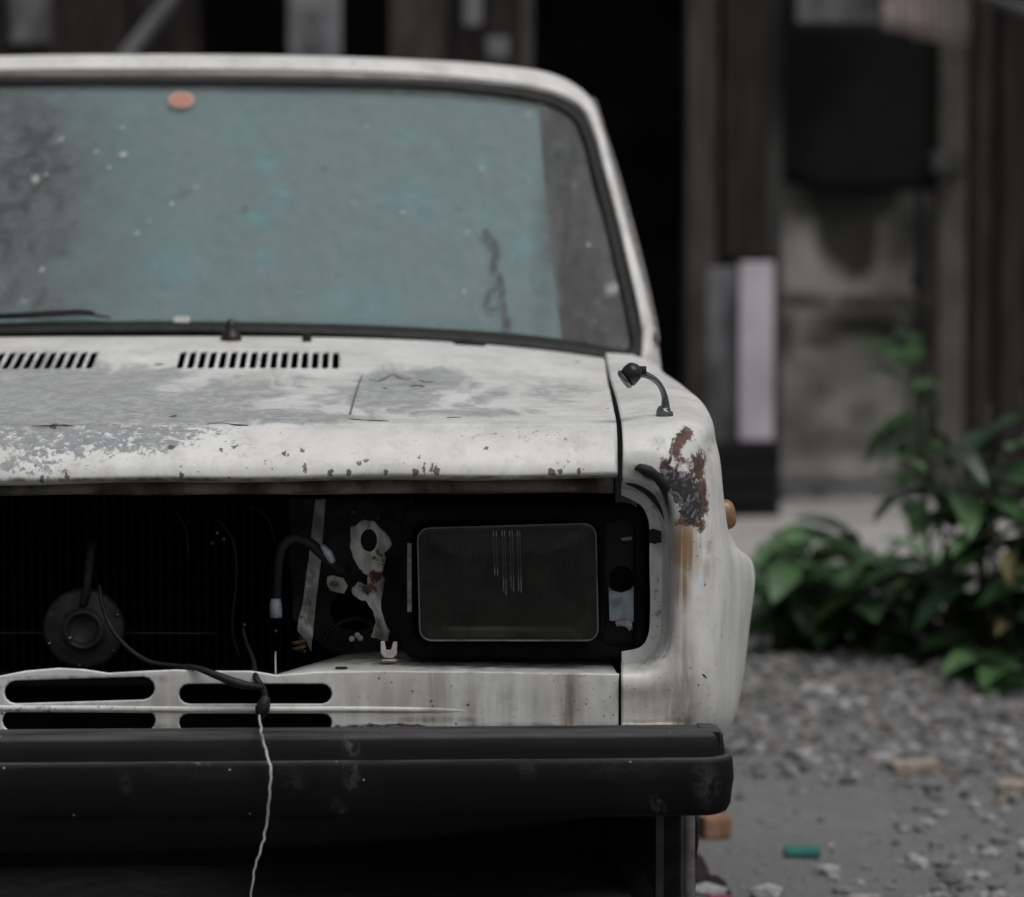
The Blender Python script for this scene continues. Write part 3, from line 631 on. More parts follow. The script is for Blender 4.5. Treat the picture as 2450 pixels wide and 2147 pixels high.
# pressed rib across the panel
ribp = [W(x, y, YP + 0.0036 + d_) for x, y, d_ in ((-200, 1694, 0), (200, 1695, 0), (430, 1697, 0), (800, 1697, 0), (1000, 1698, 0.0004), (1120, 1699, 0.0018), (1195, 1700, 0.005))]
rib = tube('pressed_rib', ribp, [0.0054, 0.0054, 0.0054, 0.0054, 0.0054, 0.0054, 0.005], M_paint, panel, 10, 5)
for a in ('peel', 'rust', 'run', 'bare'): attr(rib, a, [])
attr(rib, 'flake', [(100, 1695, 300, 12, 0, 0.4)]); attr(rib, 'dirt_shade', [(1045, 1700, 30, 14, 0, 1.0), (900, 1702, 200, 3, 0, 0.8), (200, 1702, 500, 3, 0, 0.6), (1150, 1700, 60, 10, 0, 0.6)])
# shelf behind the top edge
sg = np.zeros((12, 60, 3))
xsf = np.linspace(-seamx, seamx, 60)
for i, y in enumerate(np.linspace(YP + 0.002, 0.235, 12)):
    sg[i, :, 0] = xsf; sg[i, :, 1] = y
    z0 = np.interp(np.abs(xsf), [q[0] for q in right_top], [q[1] for q in right_top])
    sg[i, :, 2] = z0 - 0.0035 - (0.004 + 0.006 * np.cos(xsf * 17)) * (i / 11) * (np.abs(xsf) < 0.25) - 0.002 * (i / 11)
shelf_pts = sg
# centre of the shelf is cut away (radiator gap): build the two outer pieces
for s in (1, -1):
    sel = (xsf * s > W(640, 1600, 0.05)[0])
    GG = sg[:, sel].copy()
    for i in range(12):
        xa = W(640, 1600, 0.05)[0] + 0.10 * (i / 11); xb = seamx; k_ = GG.shape[1]
        GG[i, :, 0] = s * np.linspace(xa, xb, k_) if s > 0 else np.linspace(-xb, -xa, k_)
    if s < 0: GG = GG[:, ::-1]
    sh = sheet('shelf', GG, M_paint, car, thick=0.003, flip=(s < 0))
    attr(sh, 'dirt_shade', [(1200, 1575, 420, 32, 0, 1.6), (780, 1560, 200, 14, 0, 0.7), (870, 1580, 40, 8, 0, 0.7), (1000, 1560, 60, 30, 0, 1.2)])
    for a in ('peel', 'flake', 'rust', 'run', 'bare'): attr(sh, a, [])
plate('shelf_slot_black', px_ring(stadium(802, 1586, 832, 1596), 0.055), [], 0.0, 0.002, M_black, car, 0.0004).data.transform(Matrix.Translation((0, W(817, 1591, 0.055)[1], 0)))
ss = bpy.data.objects['shelf_slot_black']
# lay the black plate standing for the slot's darkness flat on the shelf
pz = W(817, 1591, 0.055)
me = ss.data; n = len(me.vertices); co = np.empty(n * 3); me.vertices.foreach_get('co', co); co = co.reshape(-1, 3)
ring_c = co.mean(0); zs = np.interp(pz[0], [q[0] for q in right_top], [q[1] for q in right_top]) - 0.0025
new = np.stack([co[:, 0], 0.055 + (co[:, 2] - ring_c[2]) * 3.0, np.full(n, zs) + (co[:, 1] - ring_c[1]) * 0.3], -1)
me.vertices.foreach_set('co', new.ravel()); me.update()

# --- strip under the bonnet lip (upper crossmember)
def bar_x(name, prof_yz, x0, x1, mat, parent, nx=80, wob=0.0):
    xs_ = np.linspace(x0, x1, nx); Gb = np.zeros((len(prof_yz), nx, 3))
    for i, (y, z) in enumerate(prof_yz):
        Gb[i, :, 0] = xs_; Gb[i, :, 1] = y + wob * np.sin(xs_ * 23 + i); Gb[i, :, 2] = z + wob * np.sin(xs_ * 31 + 2 * i)
    return sheet(name, Gb, mat, parent, thick=0.003)
zt = W(800, 1150, 0.07)[2]; zb = W(800, 1178, 0.07)[2]
bar_x('upper_crossmember', [(0.30, zb - 0.004), (0.085, zb - 0.004), (0.072, zb), (0.070, (zt + zb) / 2), (0.076, zt + 0.004), (0.10, zt + 0.008)], -0.672, 0.672, M_strip, car, 120, 0.0006)
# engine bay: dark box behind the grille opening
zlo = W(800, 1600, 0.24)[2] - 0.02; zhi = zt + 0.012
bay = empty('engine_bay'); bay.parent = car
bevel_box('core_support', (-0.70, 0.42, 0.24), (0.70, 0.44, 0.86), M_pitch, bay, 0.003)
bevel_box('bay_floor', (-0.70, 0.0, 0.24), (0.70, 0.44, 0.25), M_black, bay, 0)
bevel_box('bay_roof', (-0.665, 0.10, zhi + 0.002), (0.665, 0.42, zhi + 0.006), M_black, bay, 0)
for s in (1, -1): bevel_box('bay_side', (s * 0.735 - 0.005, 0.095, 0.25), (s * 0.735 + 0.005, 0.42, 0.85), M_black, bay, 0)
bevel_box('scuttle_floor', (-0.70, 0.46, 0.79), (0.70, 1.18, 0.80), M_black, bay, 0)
# radiator with vertical fins, coloured near black so the bay shade hides them
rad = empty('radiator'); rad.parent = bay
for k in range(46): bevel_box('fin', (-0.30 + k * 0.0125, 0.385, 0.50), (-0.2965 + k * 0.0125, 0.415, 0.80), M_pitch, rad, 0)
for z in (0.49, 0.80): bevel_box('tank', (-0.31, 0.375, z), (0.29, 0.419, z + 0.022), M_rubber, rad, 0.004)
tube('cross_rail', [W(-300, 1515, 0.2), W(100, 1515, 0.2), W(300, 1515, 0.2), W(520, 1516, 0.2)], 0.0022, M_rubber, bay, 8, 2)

# --- horn (round disc)
hc = W(200, 1505, 0.13)
horn = empty('horn'); horn.parent = car
RX = Matrix.Translation(hc) @ Matrix.Rotation(math.radians(90), 4, 'X')
M_horn = simple('dark_horn_metal', (0.045, 0.045, 0.045), 0.55, 0.4, 0.5, 40, 0.2, 0.4)  # dark grey horn metal
lathe('horn_body', [(0.0, -0.03), (0.045, -0.03), (0.052, -0.012), (0.0525, -0.004), (0.050, 0.0), (0.046, 0.002), (0.034, 0.004), (0.026, 0.009), (0.025, 0.012), (0.021, 0.012), (0.019, 0.006), (0.015, 0.003), (0.0, 0.002)], M_horn, horn, 40, RX)
for k in range(6):
    a = k * math.pi / 3 + 0.4; q = hc + np.array((0.0475 * math.cos(a), -0.003, 0.0475 * math.sin(a)))
    lathe('rivet', [(0, 0.0025), (0.002, 0.002), (0.003, 0)], M_chrome if k % 3 == 0 else M_horn, horn, 8, Matrix.Translation(q) @ Matrix.Rotation(math.radians(90), 4, 'X'))
lathe('horn_bolt', [(0, 0.006), (0.003, 0.006), (0.0035, 0.0)], M_chrome, horn, 6, Matrix.Translation(hc + np.array((-0.016, -0.012, -0.010))) @ Matrix.Rotation(math.radians(90), 4, 'X'))
tube('horn_bracket', [hc + (0.0, -0.004, 0.03), hc + (0.006, -0.006, 0.06), hc + (0.01, 0.02, 0.11)], 0.006, M_rubber, horn, 8, 4)

# --- wires and cables
tube('cable', [W(238, 1400, 0.10), W(243, 1440, 0.09), W(262, 1495, 0.08), W(300, 1545, 0.06), W(355, 1583, 0.04), W(420, 1594, 0.02), W(468, 1598, 0.0), W(520, 1617, -0.012), W(575, 1637, -0.014), W(630, 1645, -0.008)], [0.0026, 0.0026, 0.003, 0.003, 0.0032, 0.0034, 0.0036, 0.005, 0.006, 0.003], M_rubber, car, 10, 6)
tube('cable', [W(580, 1500, 0.12), W(590, 1540, 0.1), W(606, 1580, 0.06), W(612, 1620, 0.0), W(632, 1655, -0.006), W(634, 1690, -0.008)], [0.002, 0.0025, 0.003, 0.004, 0.0045, 0.004], M_rubber, car, 8, 5)
kn = lathe('wire_knot', [(0, 0.016), (0.006, 0.013), (0.0085, 0.004), (0.0095, -0.003), (0.007, -0.010), (0.003, -0.016), (0, -0.018)], M_rubber, car, 9, Matrix.Translation(W(629, 1692, -0.012)) @ Matrix.Rotation(0.3, 4, 'Y'))
tube('cable', [W(660, 1625, 0.03), W(659, 1590, 0.05), W(659, 1560, 0.07)], 0.0014, M_galv, car, 6, 3)
st = tube('string', [q_ + (random.uniform(-1, 1) * 0.0012, 0, 0) for q_ in cr(np.array([W(622, 1712, -0.02), W(624, 1742, -0.135), W(628, 1770, -0.142), W(640, 1805, -0.147), W(647, 1835, -0.162), W(648, 1862, -0.165), W(644, 1900, -0.163), W(641, 1945, -0.155), W(634, 1985, -0.15), W(628, 2020, -0.15), W(615, 2060, -0.15), W(606, 2100, -0.15), W(598, 2150, -0.15), W(596, 2200, -0.15)]), 3)],
     [0.0016, 0.0016, 0.0017, 0.0018, 0.0018, 0.0016, 0.0016, 0.0015, 0.0015, 0.0014, 0.0012, 0.001, 0.0009], M_cord, car, 6, 2)
for a in range(3): pass

# --- lamp bracket, post and bits between grille and headlight
def z5(pts): return [(600 + a / 3.895, 1180 + b / 3.895) for a, b in pts]
M_bracket = paint_material('flaking_bracket_paint')
br = plate('lamp_bracket', px_ring(ragged(z5([(930, 330), (1050, 250), (1150, 260), (1300, 420), (1320, 480), (1250, 560), (1262, 640), (1230, 760), (1252, 830), (1215, 1000), (1222, 1100), (1252, 1200), (1300, 1290), (1280, 1390), (1120, 1340), (1165, 1200), (1140, 1100), (1080, 1015), (1010, 1000), (945, 960), (940, 905), (1000, 850), (1085, 872), (1090, 780), (1040, 745), (1000, 700), (950, 600), (925, 500)]), 1.6, 3), 0.14),
     [px_ring(z5([(1100 + 78 * math.sin(a), 440 + 108 * math.cos(a)) for a in np.linspace(0, 2 * math.pi, 16)[:-1]]), 0.14)], 0.14, 0.004, M_bracket, car, 0.0008)
br2 = plate('bracket_ear', px_ring(z5([(712, 800), (760, 780), (860, 800), (905, 880), (870, 950), (800, 930), (740, 920), (705, 860)]), 0.15), [], 0.15, 0.004, M_bracket, br, 0.0008)
po = plate('radiator_post', px_ring(ragged(z5([(600, 60), (700, 60), (690, 180), (655, 640), (605, 1070), (592, 1200), (562, 1490), (515, 1390), (430, 1280), (440, 1190), (490, 1000), (540, 600)]), 1.2, 3), 0.16), [], 0.16, 0.006, M_bracket, car, 0.001)
for o_ in (br, br2, po):
    refine(o_, 0.006, 5)
    nv_ = len(o_.data.vertices); cv_ = np.empty(nv_ * 3); o_.data.vertices.foreach_get('co', cv_); cv_ = cv_.reshape(-1, 3)
    cx_ = cv_[:, 0].mean(); cv_[:, 1] += 0.9 * np.abs(cv_[:, 0] - cx_) * (0.6 + 0.4 * np.sin(cv_[:, 2] * 70)) + 0.008 * np.sin(cv_[:, 2] * 48 + 1) + 0.003 * np.sin(cv_[:, 0] * 210 + cv_[:, 2] * 130)
    o_.data.vertices.foreach_set('co', cv_.ravel()); o_.data.update(); o_.data.shade_smooth()
    attr(o_, 'dirt_shade', [(880, 1230, 70, 50, 0, 2.2), (870, 1300, 44, 44, 0, 1.1), (920, 1510, 44, 44, 0, 1.8), (800, 1405, 30, 30, 0, 1.2), (890, 1400, 80, 90, 0, 0.6), (770, 1240, 50, 70, 0, 2.4), (745, 1340, 40, 60, 0, 1.0), (740, 1480, 30, 30, 0, 1.8), (715, 1545, 20, 30, 0, 1.5), (745, 1430, 60, 160, 0, 0.7), (880, 1330, 110, 190, 0, 1.15), (905, 1440, 34, 60, 0, 1.0), (735, 1400, 60, 200, 0, 1.0)])
    attr(o_, 'rust', [(895, 1380, 18, 18, 0, 0.9), (880, 1410, 24, 16, 0, 0.8), (920, 1370, 12, 30, 0, 0.8), (905, 1330, 16, 20, 0, 0.7), (800, 1400, 14, 14, 0, 0.7), (725, 1560, 16, 20, 0, 1.0)])
    for a in ('peel', 'run', 'bare'): attr(o_, a, [])
    attr(o_, 'flake', [(745, 1430, 60, 160, 0, 0.5)] if o_ is po else [])
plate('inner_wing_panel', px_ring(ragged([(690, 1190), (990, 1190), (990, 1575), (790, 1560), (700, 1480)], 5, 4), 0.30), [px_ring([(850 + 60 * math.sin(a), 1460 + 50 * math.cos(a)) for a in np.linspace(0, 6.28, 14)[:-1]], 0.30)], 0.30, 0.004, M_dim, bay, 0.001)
for pts, r_ in (([(690, 1230), (740, 1260), (800, 1255), (850, 1220)], 0.002), ([(770, 1540), (800, 1500), (850, 1480), (900, 1500), (940, 1540)], 0.0035), ([(520, 1240), (560, 1300), (565, 1400), (555, 1500), (575, 1580)], 0.0022), ([(420, 1220), (445, 1270), (450, 1330)], 0.0015), ([(600, 1210), (640, 1240), (660, 1300)], 0.0015)):
    tube('hose', [W(x, y, 0.24) for x, y in pts], r_, M_rubber, bay, 8, 5)
for x, y in ((520, 1275), (508, 1300), (535, 1290), (585, 1495), (660, 1510), (845, 1225), (905, 1240)):
    lathe('bolt', [(0, 0.003), (0.0018, 0.003), (0.0026, 0.0)], M_trim, bay, 6, Matrix.Translation(W(x, y, 0.2)) @ Matrix.Rotation(math.radians(90), 4, 'X'))
tube('hose', [W(665, 1480, 0.14), W(664, 1400, 0.13), W(672, 1320, 0.12), W(700, 1288, 0.12), W(740, 1300, 0.12), W(775, 1330, 0.12), W(805, 1352, 0.13), W(830, 1365, 0.16)], [0.0055, 0.0055, 0.006, 0.0065, 0.007, 0.007, 0.0065, 0.006], M_rubber, car, 12, 5)
tube('hose_clip', [W(770, 1305, 0.11), W(785, 1325, 0.108), W(797, 1345, 0.11)], [0.003, 0.006, 0.004], M_galv, car, 8, 4)
lathe('connector', [(0, 0.012), (0.006, 0.012), (0.008, 0.004), (0.008, -0.012), (0, -0.013)], M_galv, car, 12, Matrix.Translation(W(660, 1455, 0.115)))
tube('spring_coil', [W(715, 1560, 0.12) + np.array((0.007 * math.cos(a), 0.007 * math.sin(a), 0.0012 * a)) for a in np.linspace(0, 14, 40)], 0.0024, M_rusty, car, 6, 1)
plate('clip', px_ring([(911, 1535), (920, 1535), (924, 1556), (936, 1556), (941, 1537), (950, 1536), (950, 1566), (940, 1576), (919, 1574), (911, 1564)], 0.09), [], 0.09, 0.006, M_inner, car, 0.001)
plate('clip_foot', px_ring([(914, 1579), (950, 1579), (950, 1583), (914, 1583)], 0.085), [], 0.085, 0.010, M_inner, car, 0.0006)
for x, y in ((855, 1520), (862, 1527), (842, 1529)):
    lathe('screw', [(0, 0.004), (0.003, 0.003), (0.004, 0)], M_inner, car, 8, Matrix.Translation(W(x, y, 0.13)) @ Matrix.Rotation(math.radians(90), 4, 'X'))

# --- headlights
def headlight():
    h = empty('headlight'); h.parent = car
    YL = 0.055
    def ringp(x0, y0, x1, y1, r, Y, skew=12):
        pts = rrect(x0, y0, x1, y1, r, 6); out = []
        for x, y in pts:
            t = (x - x0) / (x1 - x0); s = (y - y0) / (y1 - y0)
            out.append(W(x + 6 * s, y - skew * t * (1 - s), Y))
        return np.array(out)
    # lens: domed front glass
    R = [ringp(996, 1262, 1428, 1536, 30, YL + 0.020), ringp(997, 1263, 1427, 1535, 29, YL + 0.004), ringp(1001, 1267, 1423, 1531, 27, YL), ringp(1010, 1276, 1414, 1522, 22, YL + 0.0015), ringp(1030, 1292, 1394, 1504, 16, YL - 0.003), ringp(1100, 1340, 1320, 1450, 10, YL - 0.006)]
    n = len(R[0]); v = np.concatenate(R); f = []
    for i in range(len(R) - 1):
        for k in range(n):
            k2 = (k + 1) % n; f.append((i * n + k, (i + 1) * n + k, (i + 1) * n + k2, i * n + k2))
    f.append(tuple((len(R) - 1) * n + k for k in range(n)))
    ln = mesh('lens', v, f, M_lens, h)
    b_ = bmesh.new(); b_.from_mesh(ln.data); bmesh.ops.recalc_face_normals(b_, faces=b_.faces[:])
    if max(b_.faces, key=lambda q: q.calc_area()).normal.y > 0: bmesh.ops.reverse_faces(b_, faces=b_.faces[:])
    b_.to_mesh(ln.data); b_.free()
    # grey tube around the lens; its colour draws the glass-edge highlight
    rp = list(ringp(999, 1265, 1425, 1533, 28, YL + 0.001)); rp.append(rp[0])
    tube('lens_rim', rp, 0.0013, M_rim, ln, 6, 1, False)
    # moulded flutes
    for x in np.arange(1045, 1400, 15.5):
        b = 1.0 if not (1168 < x < 1262) else 1.0
        tube('flute', [W(x, 1284, YL + 0.0045), W(x + 1.5, 1340, YL + 0.002), W(x + 3, 1400, YL + 0.001), W(x + 5, 1470, YL + 0.003)], 0.0009, M_lens, ln, 5, 3)
    for x, yb_ in ((1180, 1376), (1187, 1378), (1201, 1416), (1207, 1424), (1219, 1408), (1225, 1416), (1237, 1414), (1243, 1418)):
        tube('flute', [W(x, 1270, YL - 0.001), W(x + 2, 1320, YL - 0.004), W(x + 4, yb_, YL - 0.0062)], 0.0006, M_glint, ln, 5, 3)  # brighter lines: glints on the ribs put into the colour
    # reflector bowl and bulb
    cx = W(1212, 1400, YL)
    bowl = np.zeros((9, 25, 3)); ro = ringp(1004, 1270, 1420, 1528, 26, YL + 0.012); ro = np.vstack([ro, ro[:1]])
    for i in range(9):
        t = i / 8; ang = np.arctan2(ro[:, 2] - cx[2], ro[:, 0] - cx[0]); circ = np.stack([cx[0] + 0.062 * np.cos(ang), ro[:, 1], cx[2] + 0.062 * np.sin(ang)], 1); mixr = ro * max(0, 1 - 2.2 * t) + circ * min(1, 2.2 * t); bowl[i] = np.array(cx) + (mixr - cx) * (1 - t * 0.9) ; bowl[i, :, 1] = YL + 0.012 + 0.085 * (1 - (1 - t) ** 2) ** 0.9
    sheet('reflector', bowl, M_refl, h, 0.002, flip=True)
    bl = lathe('bulb', [(0, 0.05), (0.006, 0.047), (0.008, 0.04), (0.007, 0.02), (0.011, 0.018), (0.011, 0)], M_flute, h, 14)
    bl.data.transform(Matrix.Translation((cx[0], YL + 0.09, cx[2])) @ Matrix.Rotation(math.radians(90), 4, 'X'))
    # black housing frame around the lens
    out = [(W(x, y, 0.07)[0], W(x, y, 0.07)[2]) for x, y in rrect(958, 1215, 1548, 1586, 46)]
    inn = [(W(x, y, 0.07)[0], W(x, y, 0.07)[2]) for x, y in rrect(990, 1255, 1436, 1542, 30)]
    inn2 = [(W(x, y, 0.07)[0], W(x, y, 0.07)[2]) for x, y in rrect(1452, 1250, 1522, 1555, 10)]
    plate('housing', out, [inn, inn2], 0.096, 0.05, M_pitch, h, 0.006)
    # indicator holder beside the lens
    ih = plate('indicator_holder', px_ring([(1447, 1245), (1526, 1245), (1528, 1560), (1447, 1560)], 0.118), [px_ring([(1487 + 29 * math.sin(a), 1385 + 31 * math.cos(a)) for a in np.linspace(0, 2 * math.pi, 18)[:-1]], 0.118)], 0.118, 0.004, M_black, h, 0.0008)
    plate('hole_dark_disc', px_ring([(1487 + 31 * math.sin(a), 1385 + 33 * math.cos(a)) for a in np.linspace(0, 2 * math.pi, 18)[:-1]], 0.128), [], 0.128, 0.003, M_pitch, ih, 0.0005)  # black disc added to paint the hole dark
    plate('bulb_plate', px_ring([(1456, 1405), (1466, 1414), (1487, 1419), (1508, 1412), (1518, 1400), (1522, 1490), (1458, 1486)], 0.108), [], 0.108, 0.004, M_galv, ih, 0.0008)
    plate('bulb_clip', px_ring([(1472, 1490), (1482, 1484), (1500, 1483), (1512, 1490), (1514, 1506), (1506, 1510), (1498, 1500), (1484, 1498), (1476, 1500)], 0.100), [], 0.100, 0.004, M_inner, ih, 0.001)
    plate('upper_clip', px_ring([(1484, 1288), (1512, 1284), (1513, 1292), (1490, 1296)], 0.10), [], 0.100, 0.003, M_trim, ih, 0.0006)
    # grey side strip at the inboard edge
    plate('mounting_strip', px_ring([(974, 1300), (985, 1300), (986, 1465), (974, 1465)], 0.068), [], 0.066, 0.006, M_trim, h, 0.001)
    return h
M_refl = simple('dark_reflector', (0.10, 0.095, 0.085), 0.35, 0.7, 0.6, 14, 0.1, 0.4, None, (0.016, 0.014, 0.012))  # dark dull metal for the reflector bowl
M_glint = simple('flute_glint', (0.36, 0.365, 0.37), 0.3, 0.2, 0.6, 50, 0.05, 0.6)
M_flute = clear_glass('flute_glass', (0.6, 0.6, 0.6), 1.3, 0.12, 0.25)
M_rim = simple('rim_highlight', (0.12, 0.125, 0.13), 0.3, 0.2, 0.7, 25, 0.05, 0.6)
h1 = headlight()
h2 = empty('headlight'); h2.parent = car
for c_ in list(h1.children):
    m2 = mirror_x(c_, parent=h2)
    for g in list(c_.children): mirror_x(g, parent=m2)
for nm in ('lamp_bracket', 'radiator_post'):
    mirror_x(bpy.data.objects[nm], parent=car)

# --- bumper: two-tier black plastic, swept round the corners
def sweep(name, path, sec, mat, parent):
    P = np.array(path, float); m = len(P); T = np.gradient(P, axis=0); T /= np.linalg.norm(T, axis=1, keepdims=True)
    N = np.stack([T[:, 1], -T[:, 0]], 1)
    Gs = np.zeros((m, len(sec), 3))
    for i in range(m):
        for j, (nn, z) in enumerate(sec):
            Gs[i, j] = (P[i, 0] + N[i, 0] * nn, P[i, 1] + N[i, 1] * nn, z)
    v = list(Gs.reshape(-1, 3)); k = len(sec); f = []
    for i in range(m - 1):
        for j in range(k):
            j2 = (j + 1) % k; f.append((i * k + j, (i + 1) * k + j, (i + 1) * k + j2, i * k + j2))
    f.append(tuple(range(k))); f.append(tuple((m - 1) * k + j for j in range(k))[::-1])
    return mesh(name, v, f, mat, parent)
hp = [(x, -0.115) for x in np.linspace(0, 0.766, 60)]
hp += [(0.766 + 0.032 * math.sin(a), -0.083 - 0.032 * math.cos(a)) for a in np.linspace(0.15, math.pi / 2, 9)]
hp += [(0.798, y) for y in (-0.066, -0.050)]
path = [(-x, y) for x, y in hp[::-1][:-1]] + hp
zT = W(600, 1764, -0.115)[2]; zR = W(600, 1820, -0.115)[2]; zB = W(600, 1962, -0.115)[2]
sec_t = [(-0.03, zT + 0.003), (-0.012, zT + 0.002), (-0.005, zT), (-0.001, zT - 0.005), (0.0015, zR + 0.004), (0.0025, zR + 0.001), (-0.01, zR - 0.002), (-0.03, zR - 0.002)]
sec_b = [(-0.03, zR), (0.004, zR), (0.0085, zR - 0.0012), (0.0115, zR - 0.006), (0.013, zR - 0.03), (0.011, zR - 0.042), (0.009, zB + 0.012), (0.004, zB + 0.003), (-0.003, zB), (-0.03, zB)]
bum = empty('bumper'); bum.parent = car
b1 = sweep('upper_tier', path, sec_t, M_bumper, bum); b2 = sweep('lower_tier', path, sec_b, M_bumper, bum)
for o_ in (b1, b2):
    bmx = bmesh.new(); bmx.from_mesh(o_.data); bmesh.ops.recalc_face_normals(bmx, faces=bmx.faces[:]); bmx.to_mesh(o_.data); bmx.free()
    attr(o_, 'dust', [(836, 1785, 10, 30, 0, 1.0), (838, 1855, 20, 32, 0, 0.9), (700, 1862, 30, 25, 0, 0.35), (1260, 1835, 40, 4, 0, 0.9), (1390, 1844, 45, 3, 0, 1.2), (1360, 1890, 30, 3, 0, 0.5), (1738, 1830, 20, 4, 0, 1.2), (1220, 1795, 3, 10, 0, 1.3), (197, 1865, 3, 8, 0, 1.3), (300, 1880, 3, 8, 0, 1.3), (480, 1828, 10, 5, 0, 1.3), (815, 1935, 6, 6, 0, 1.0), (1575, 1932, 4, 4, 0, 1.3), (500, 1850, 200, 12, 0, 0.4), (1500, 1840, 200, 10, 0, 0.5), (1690, 1880, 30, 50, 0, 0.4)])
    o_.data.shade_smooth() 
    o_.modifiers.new('es', 'EDGE_SPLIT').split_angle = math.radians(40)
tp = bevel_box('top_pad', (-0.792, -0.105, zT - 0.03), (0.792, -0.048, zT + 0.0012), M_bumper, bum, 0.003)
attr(tp, 'dust', [])
# valance, and an added black panel that paints the shade under the car
zv = [W(600, y, 0.02)[2] for y in (1950, 2010, 2045)]
M_val = simple('dark_valance', (0.018, 0.018, 0.018), 0.6, 0, 0.3, 12, 0.2, 0.35)
Gv = np.zeros((10, 81, 3)); xv = np.linspace(-0.73, 0.73, 81)
for i in range(10):
    t = i / 9
    Gv[i, :, 0] = xv; Gv[i, :, 1] = -0.03 + 0.10 * t + 0.10 * (xv / 0.73) ** 4
    Gv[i, :, 2] = zv[0] + 0.03 - t * (zv[0] + 0.03 - zv[2] + 0.004) + 0.035 * t * (xv / 0.7) ** 2
sheet('valance', Gv, M_val, car, 0.004)
bevel_box('shade_panel', (-0.786, 0.34, 0.155), (0.786, 0.36, 0.47), M_pitch, car, 0.004)
bevel_box('chassis_floor', (-0.70, 0.36, 0.20), (0.70, 3.6, 0.24), M_black, car, 0.004)

# --- wheels
M_tyre = simple('tyre_rubber', (0.035, 0.035, 0.035), 0.75, 0, 0.4, 30, 0.3, 0.3)
M_wheelsteel = simple('wheel_steel', (0.30, 0.30, 0.30), 0.5, 0.6, 0.6, 25, 0.2)
def wheel(x, y, s):
    wl = empty('wheel'); wl.parent = car
    Mx = Matrix.Translation((x, y, 0.29)) @ Matrix.Rotation(math.radians(90) * s, 4, 'Y')
    ty = lathe('tyre', [(0.175, 0.0), (0.18, -0.012), (0.22, -0.006), (0.255, -0.010), (0.272, -0.022), (0.285, -0.040), (0.289, -0.06), (0.289, -0.12), (0.285, -0.14), (0.26, -0.165), (0.18, -0.165)], M_tyre, wl, 48, Mx)
    lathe('rim', [(0.178, -0.01), (0.165, -0.014), (0.16, -0.035), (0.11, -0.045), (0.085, -0.03), (0.05, -0.028), (0.045, -0.018), (0, -0.018)], M_wheelsteel, wl, 36, Mx)
for s in (1, -1):
    wheel(s * 0.812, 0.70, s); wheel(s * 0.80, 3.10, s)
# pale grey strip beside the wheel, behind the bumper end
mf = sheet('grey_strip', np.array([[W(x, y, 0.36) for x in (1636, 1650, 1662)] for y in np.linspace(1930, 2260, 12)]), M_greyrubber, car, 0.006)
tube('strip_edge', [W(1667, 1950, 0.37), W(1667, 2010, 0.37), W(1664, 2060, 0.37), W(1661, 2180, 0.37)], [0.0035, 0.003, 0.0015, 0.001], M_rubber, car, 6, 3)

# --- windscreen and its surround
def fglass(X, Z): return 1.20 + 0.52 * (Z - 0.935) / 0.41 + 0.11 * (X / 0.72) ** 2
def rings_out(pts, off): return [on_surf(x, y, lambda X, Z: fglass(X, Z) + off, 1.4) for x, y in pts]
gl_in = [(347, 767), (600, 770), (900, 778), (1200, 795), (1400, 818), (1500, 833), (1494, 760), (1467, 640), (1440, 520), (1410, 400), (1391, 330), (1362, 283), (1300, 250), (1200, 231), (1000, 212), (700, 206), (392, 204)]
sl_out = [(347, 801), (600, 803), (900, 813), (1200, 834), (1400, 856), (1528, 868), (1530, 770), (1501, 640), (1472, 520), (1440, 400), (1418, 325), (1385, 262), (1310, 226), (1200, 208), (1000, 193), (700, 185), (392, 184)]
tr_out = [(1540, 870), (1535, 770), (1507, 640), (1479, 520), (1447, 400), (1426, 320), (1392, 252), (1315, 214), (1200, 194), (1000, 176), (700, 166), (392, 164)]
def full(P):                     # right half -> whole outline, bottom centre .. top centre mirrored
    P = np.array(P); return P
def strip(name, cols, mat, parent, sub=6, thick=0.0, flip=False):
    Gc = np.array([full(c) for c in cols])                      # (nring, K, 3)
    Gc = np.swapaxes(cr(np.swapaxes(Gc, 0, 1), sub), 0, 1)
    Gl = Gc[:, ::-1].copy(); Gl[..., 0] *= -1
    # right half then left half as one mesh
    m, n = Gc.shape[:2]; v = list(Gc.reshape(-1, 3)) + list(Gl.reshape(-1, 3))
    f = grid_faces(m, n, 0, flip) + grid_faces(m, n, m * n, flip)
    o = mesh(name, v, f, mat, parent)
    bmx = bmesh.new(); bmx.from_mesh(o.data); bmesh.ops.remove_doubles(bmx, verts=bmx.verts[:], dist=0.0008); bmx.to_mesh(o.data); bmx.free(); o.data.shade_smooth()
    return o
A = rings_out(gl_in, 0.004); Bm = [(np.array(a) * 0.45 + np.array(b) * 0.55) for a, b in zip(rings_out(gl_in, -0.014), rings_out(sl_out, -0.014))]
Am = [(np.array(a) * 0.85 + np.array(b) * 0.15) for a, b in zip(rings_out(gl_in, -0.008), rings_out(sl_out, -0.008))]
Cm = rings_out(sl_out, -0.004); Dm = rings_out(sl_out, 0.012)
for L_ in (A, Am, Bm, Cm, Dm):
    for e in (0, -1): L_[e] = np.array(L_[e]); L_[e][0] = 0.0
seal = strip('windscreen_seal', [A, Am, Bm, Cm, Dm], M_rubber, car)
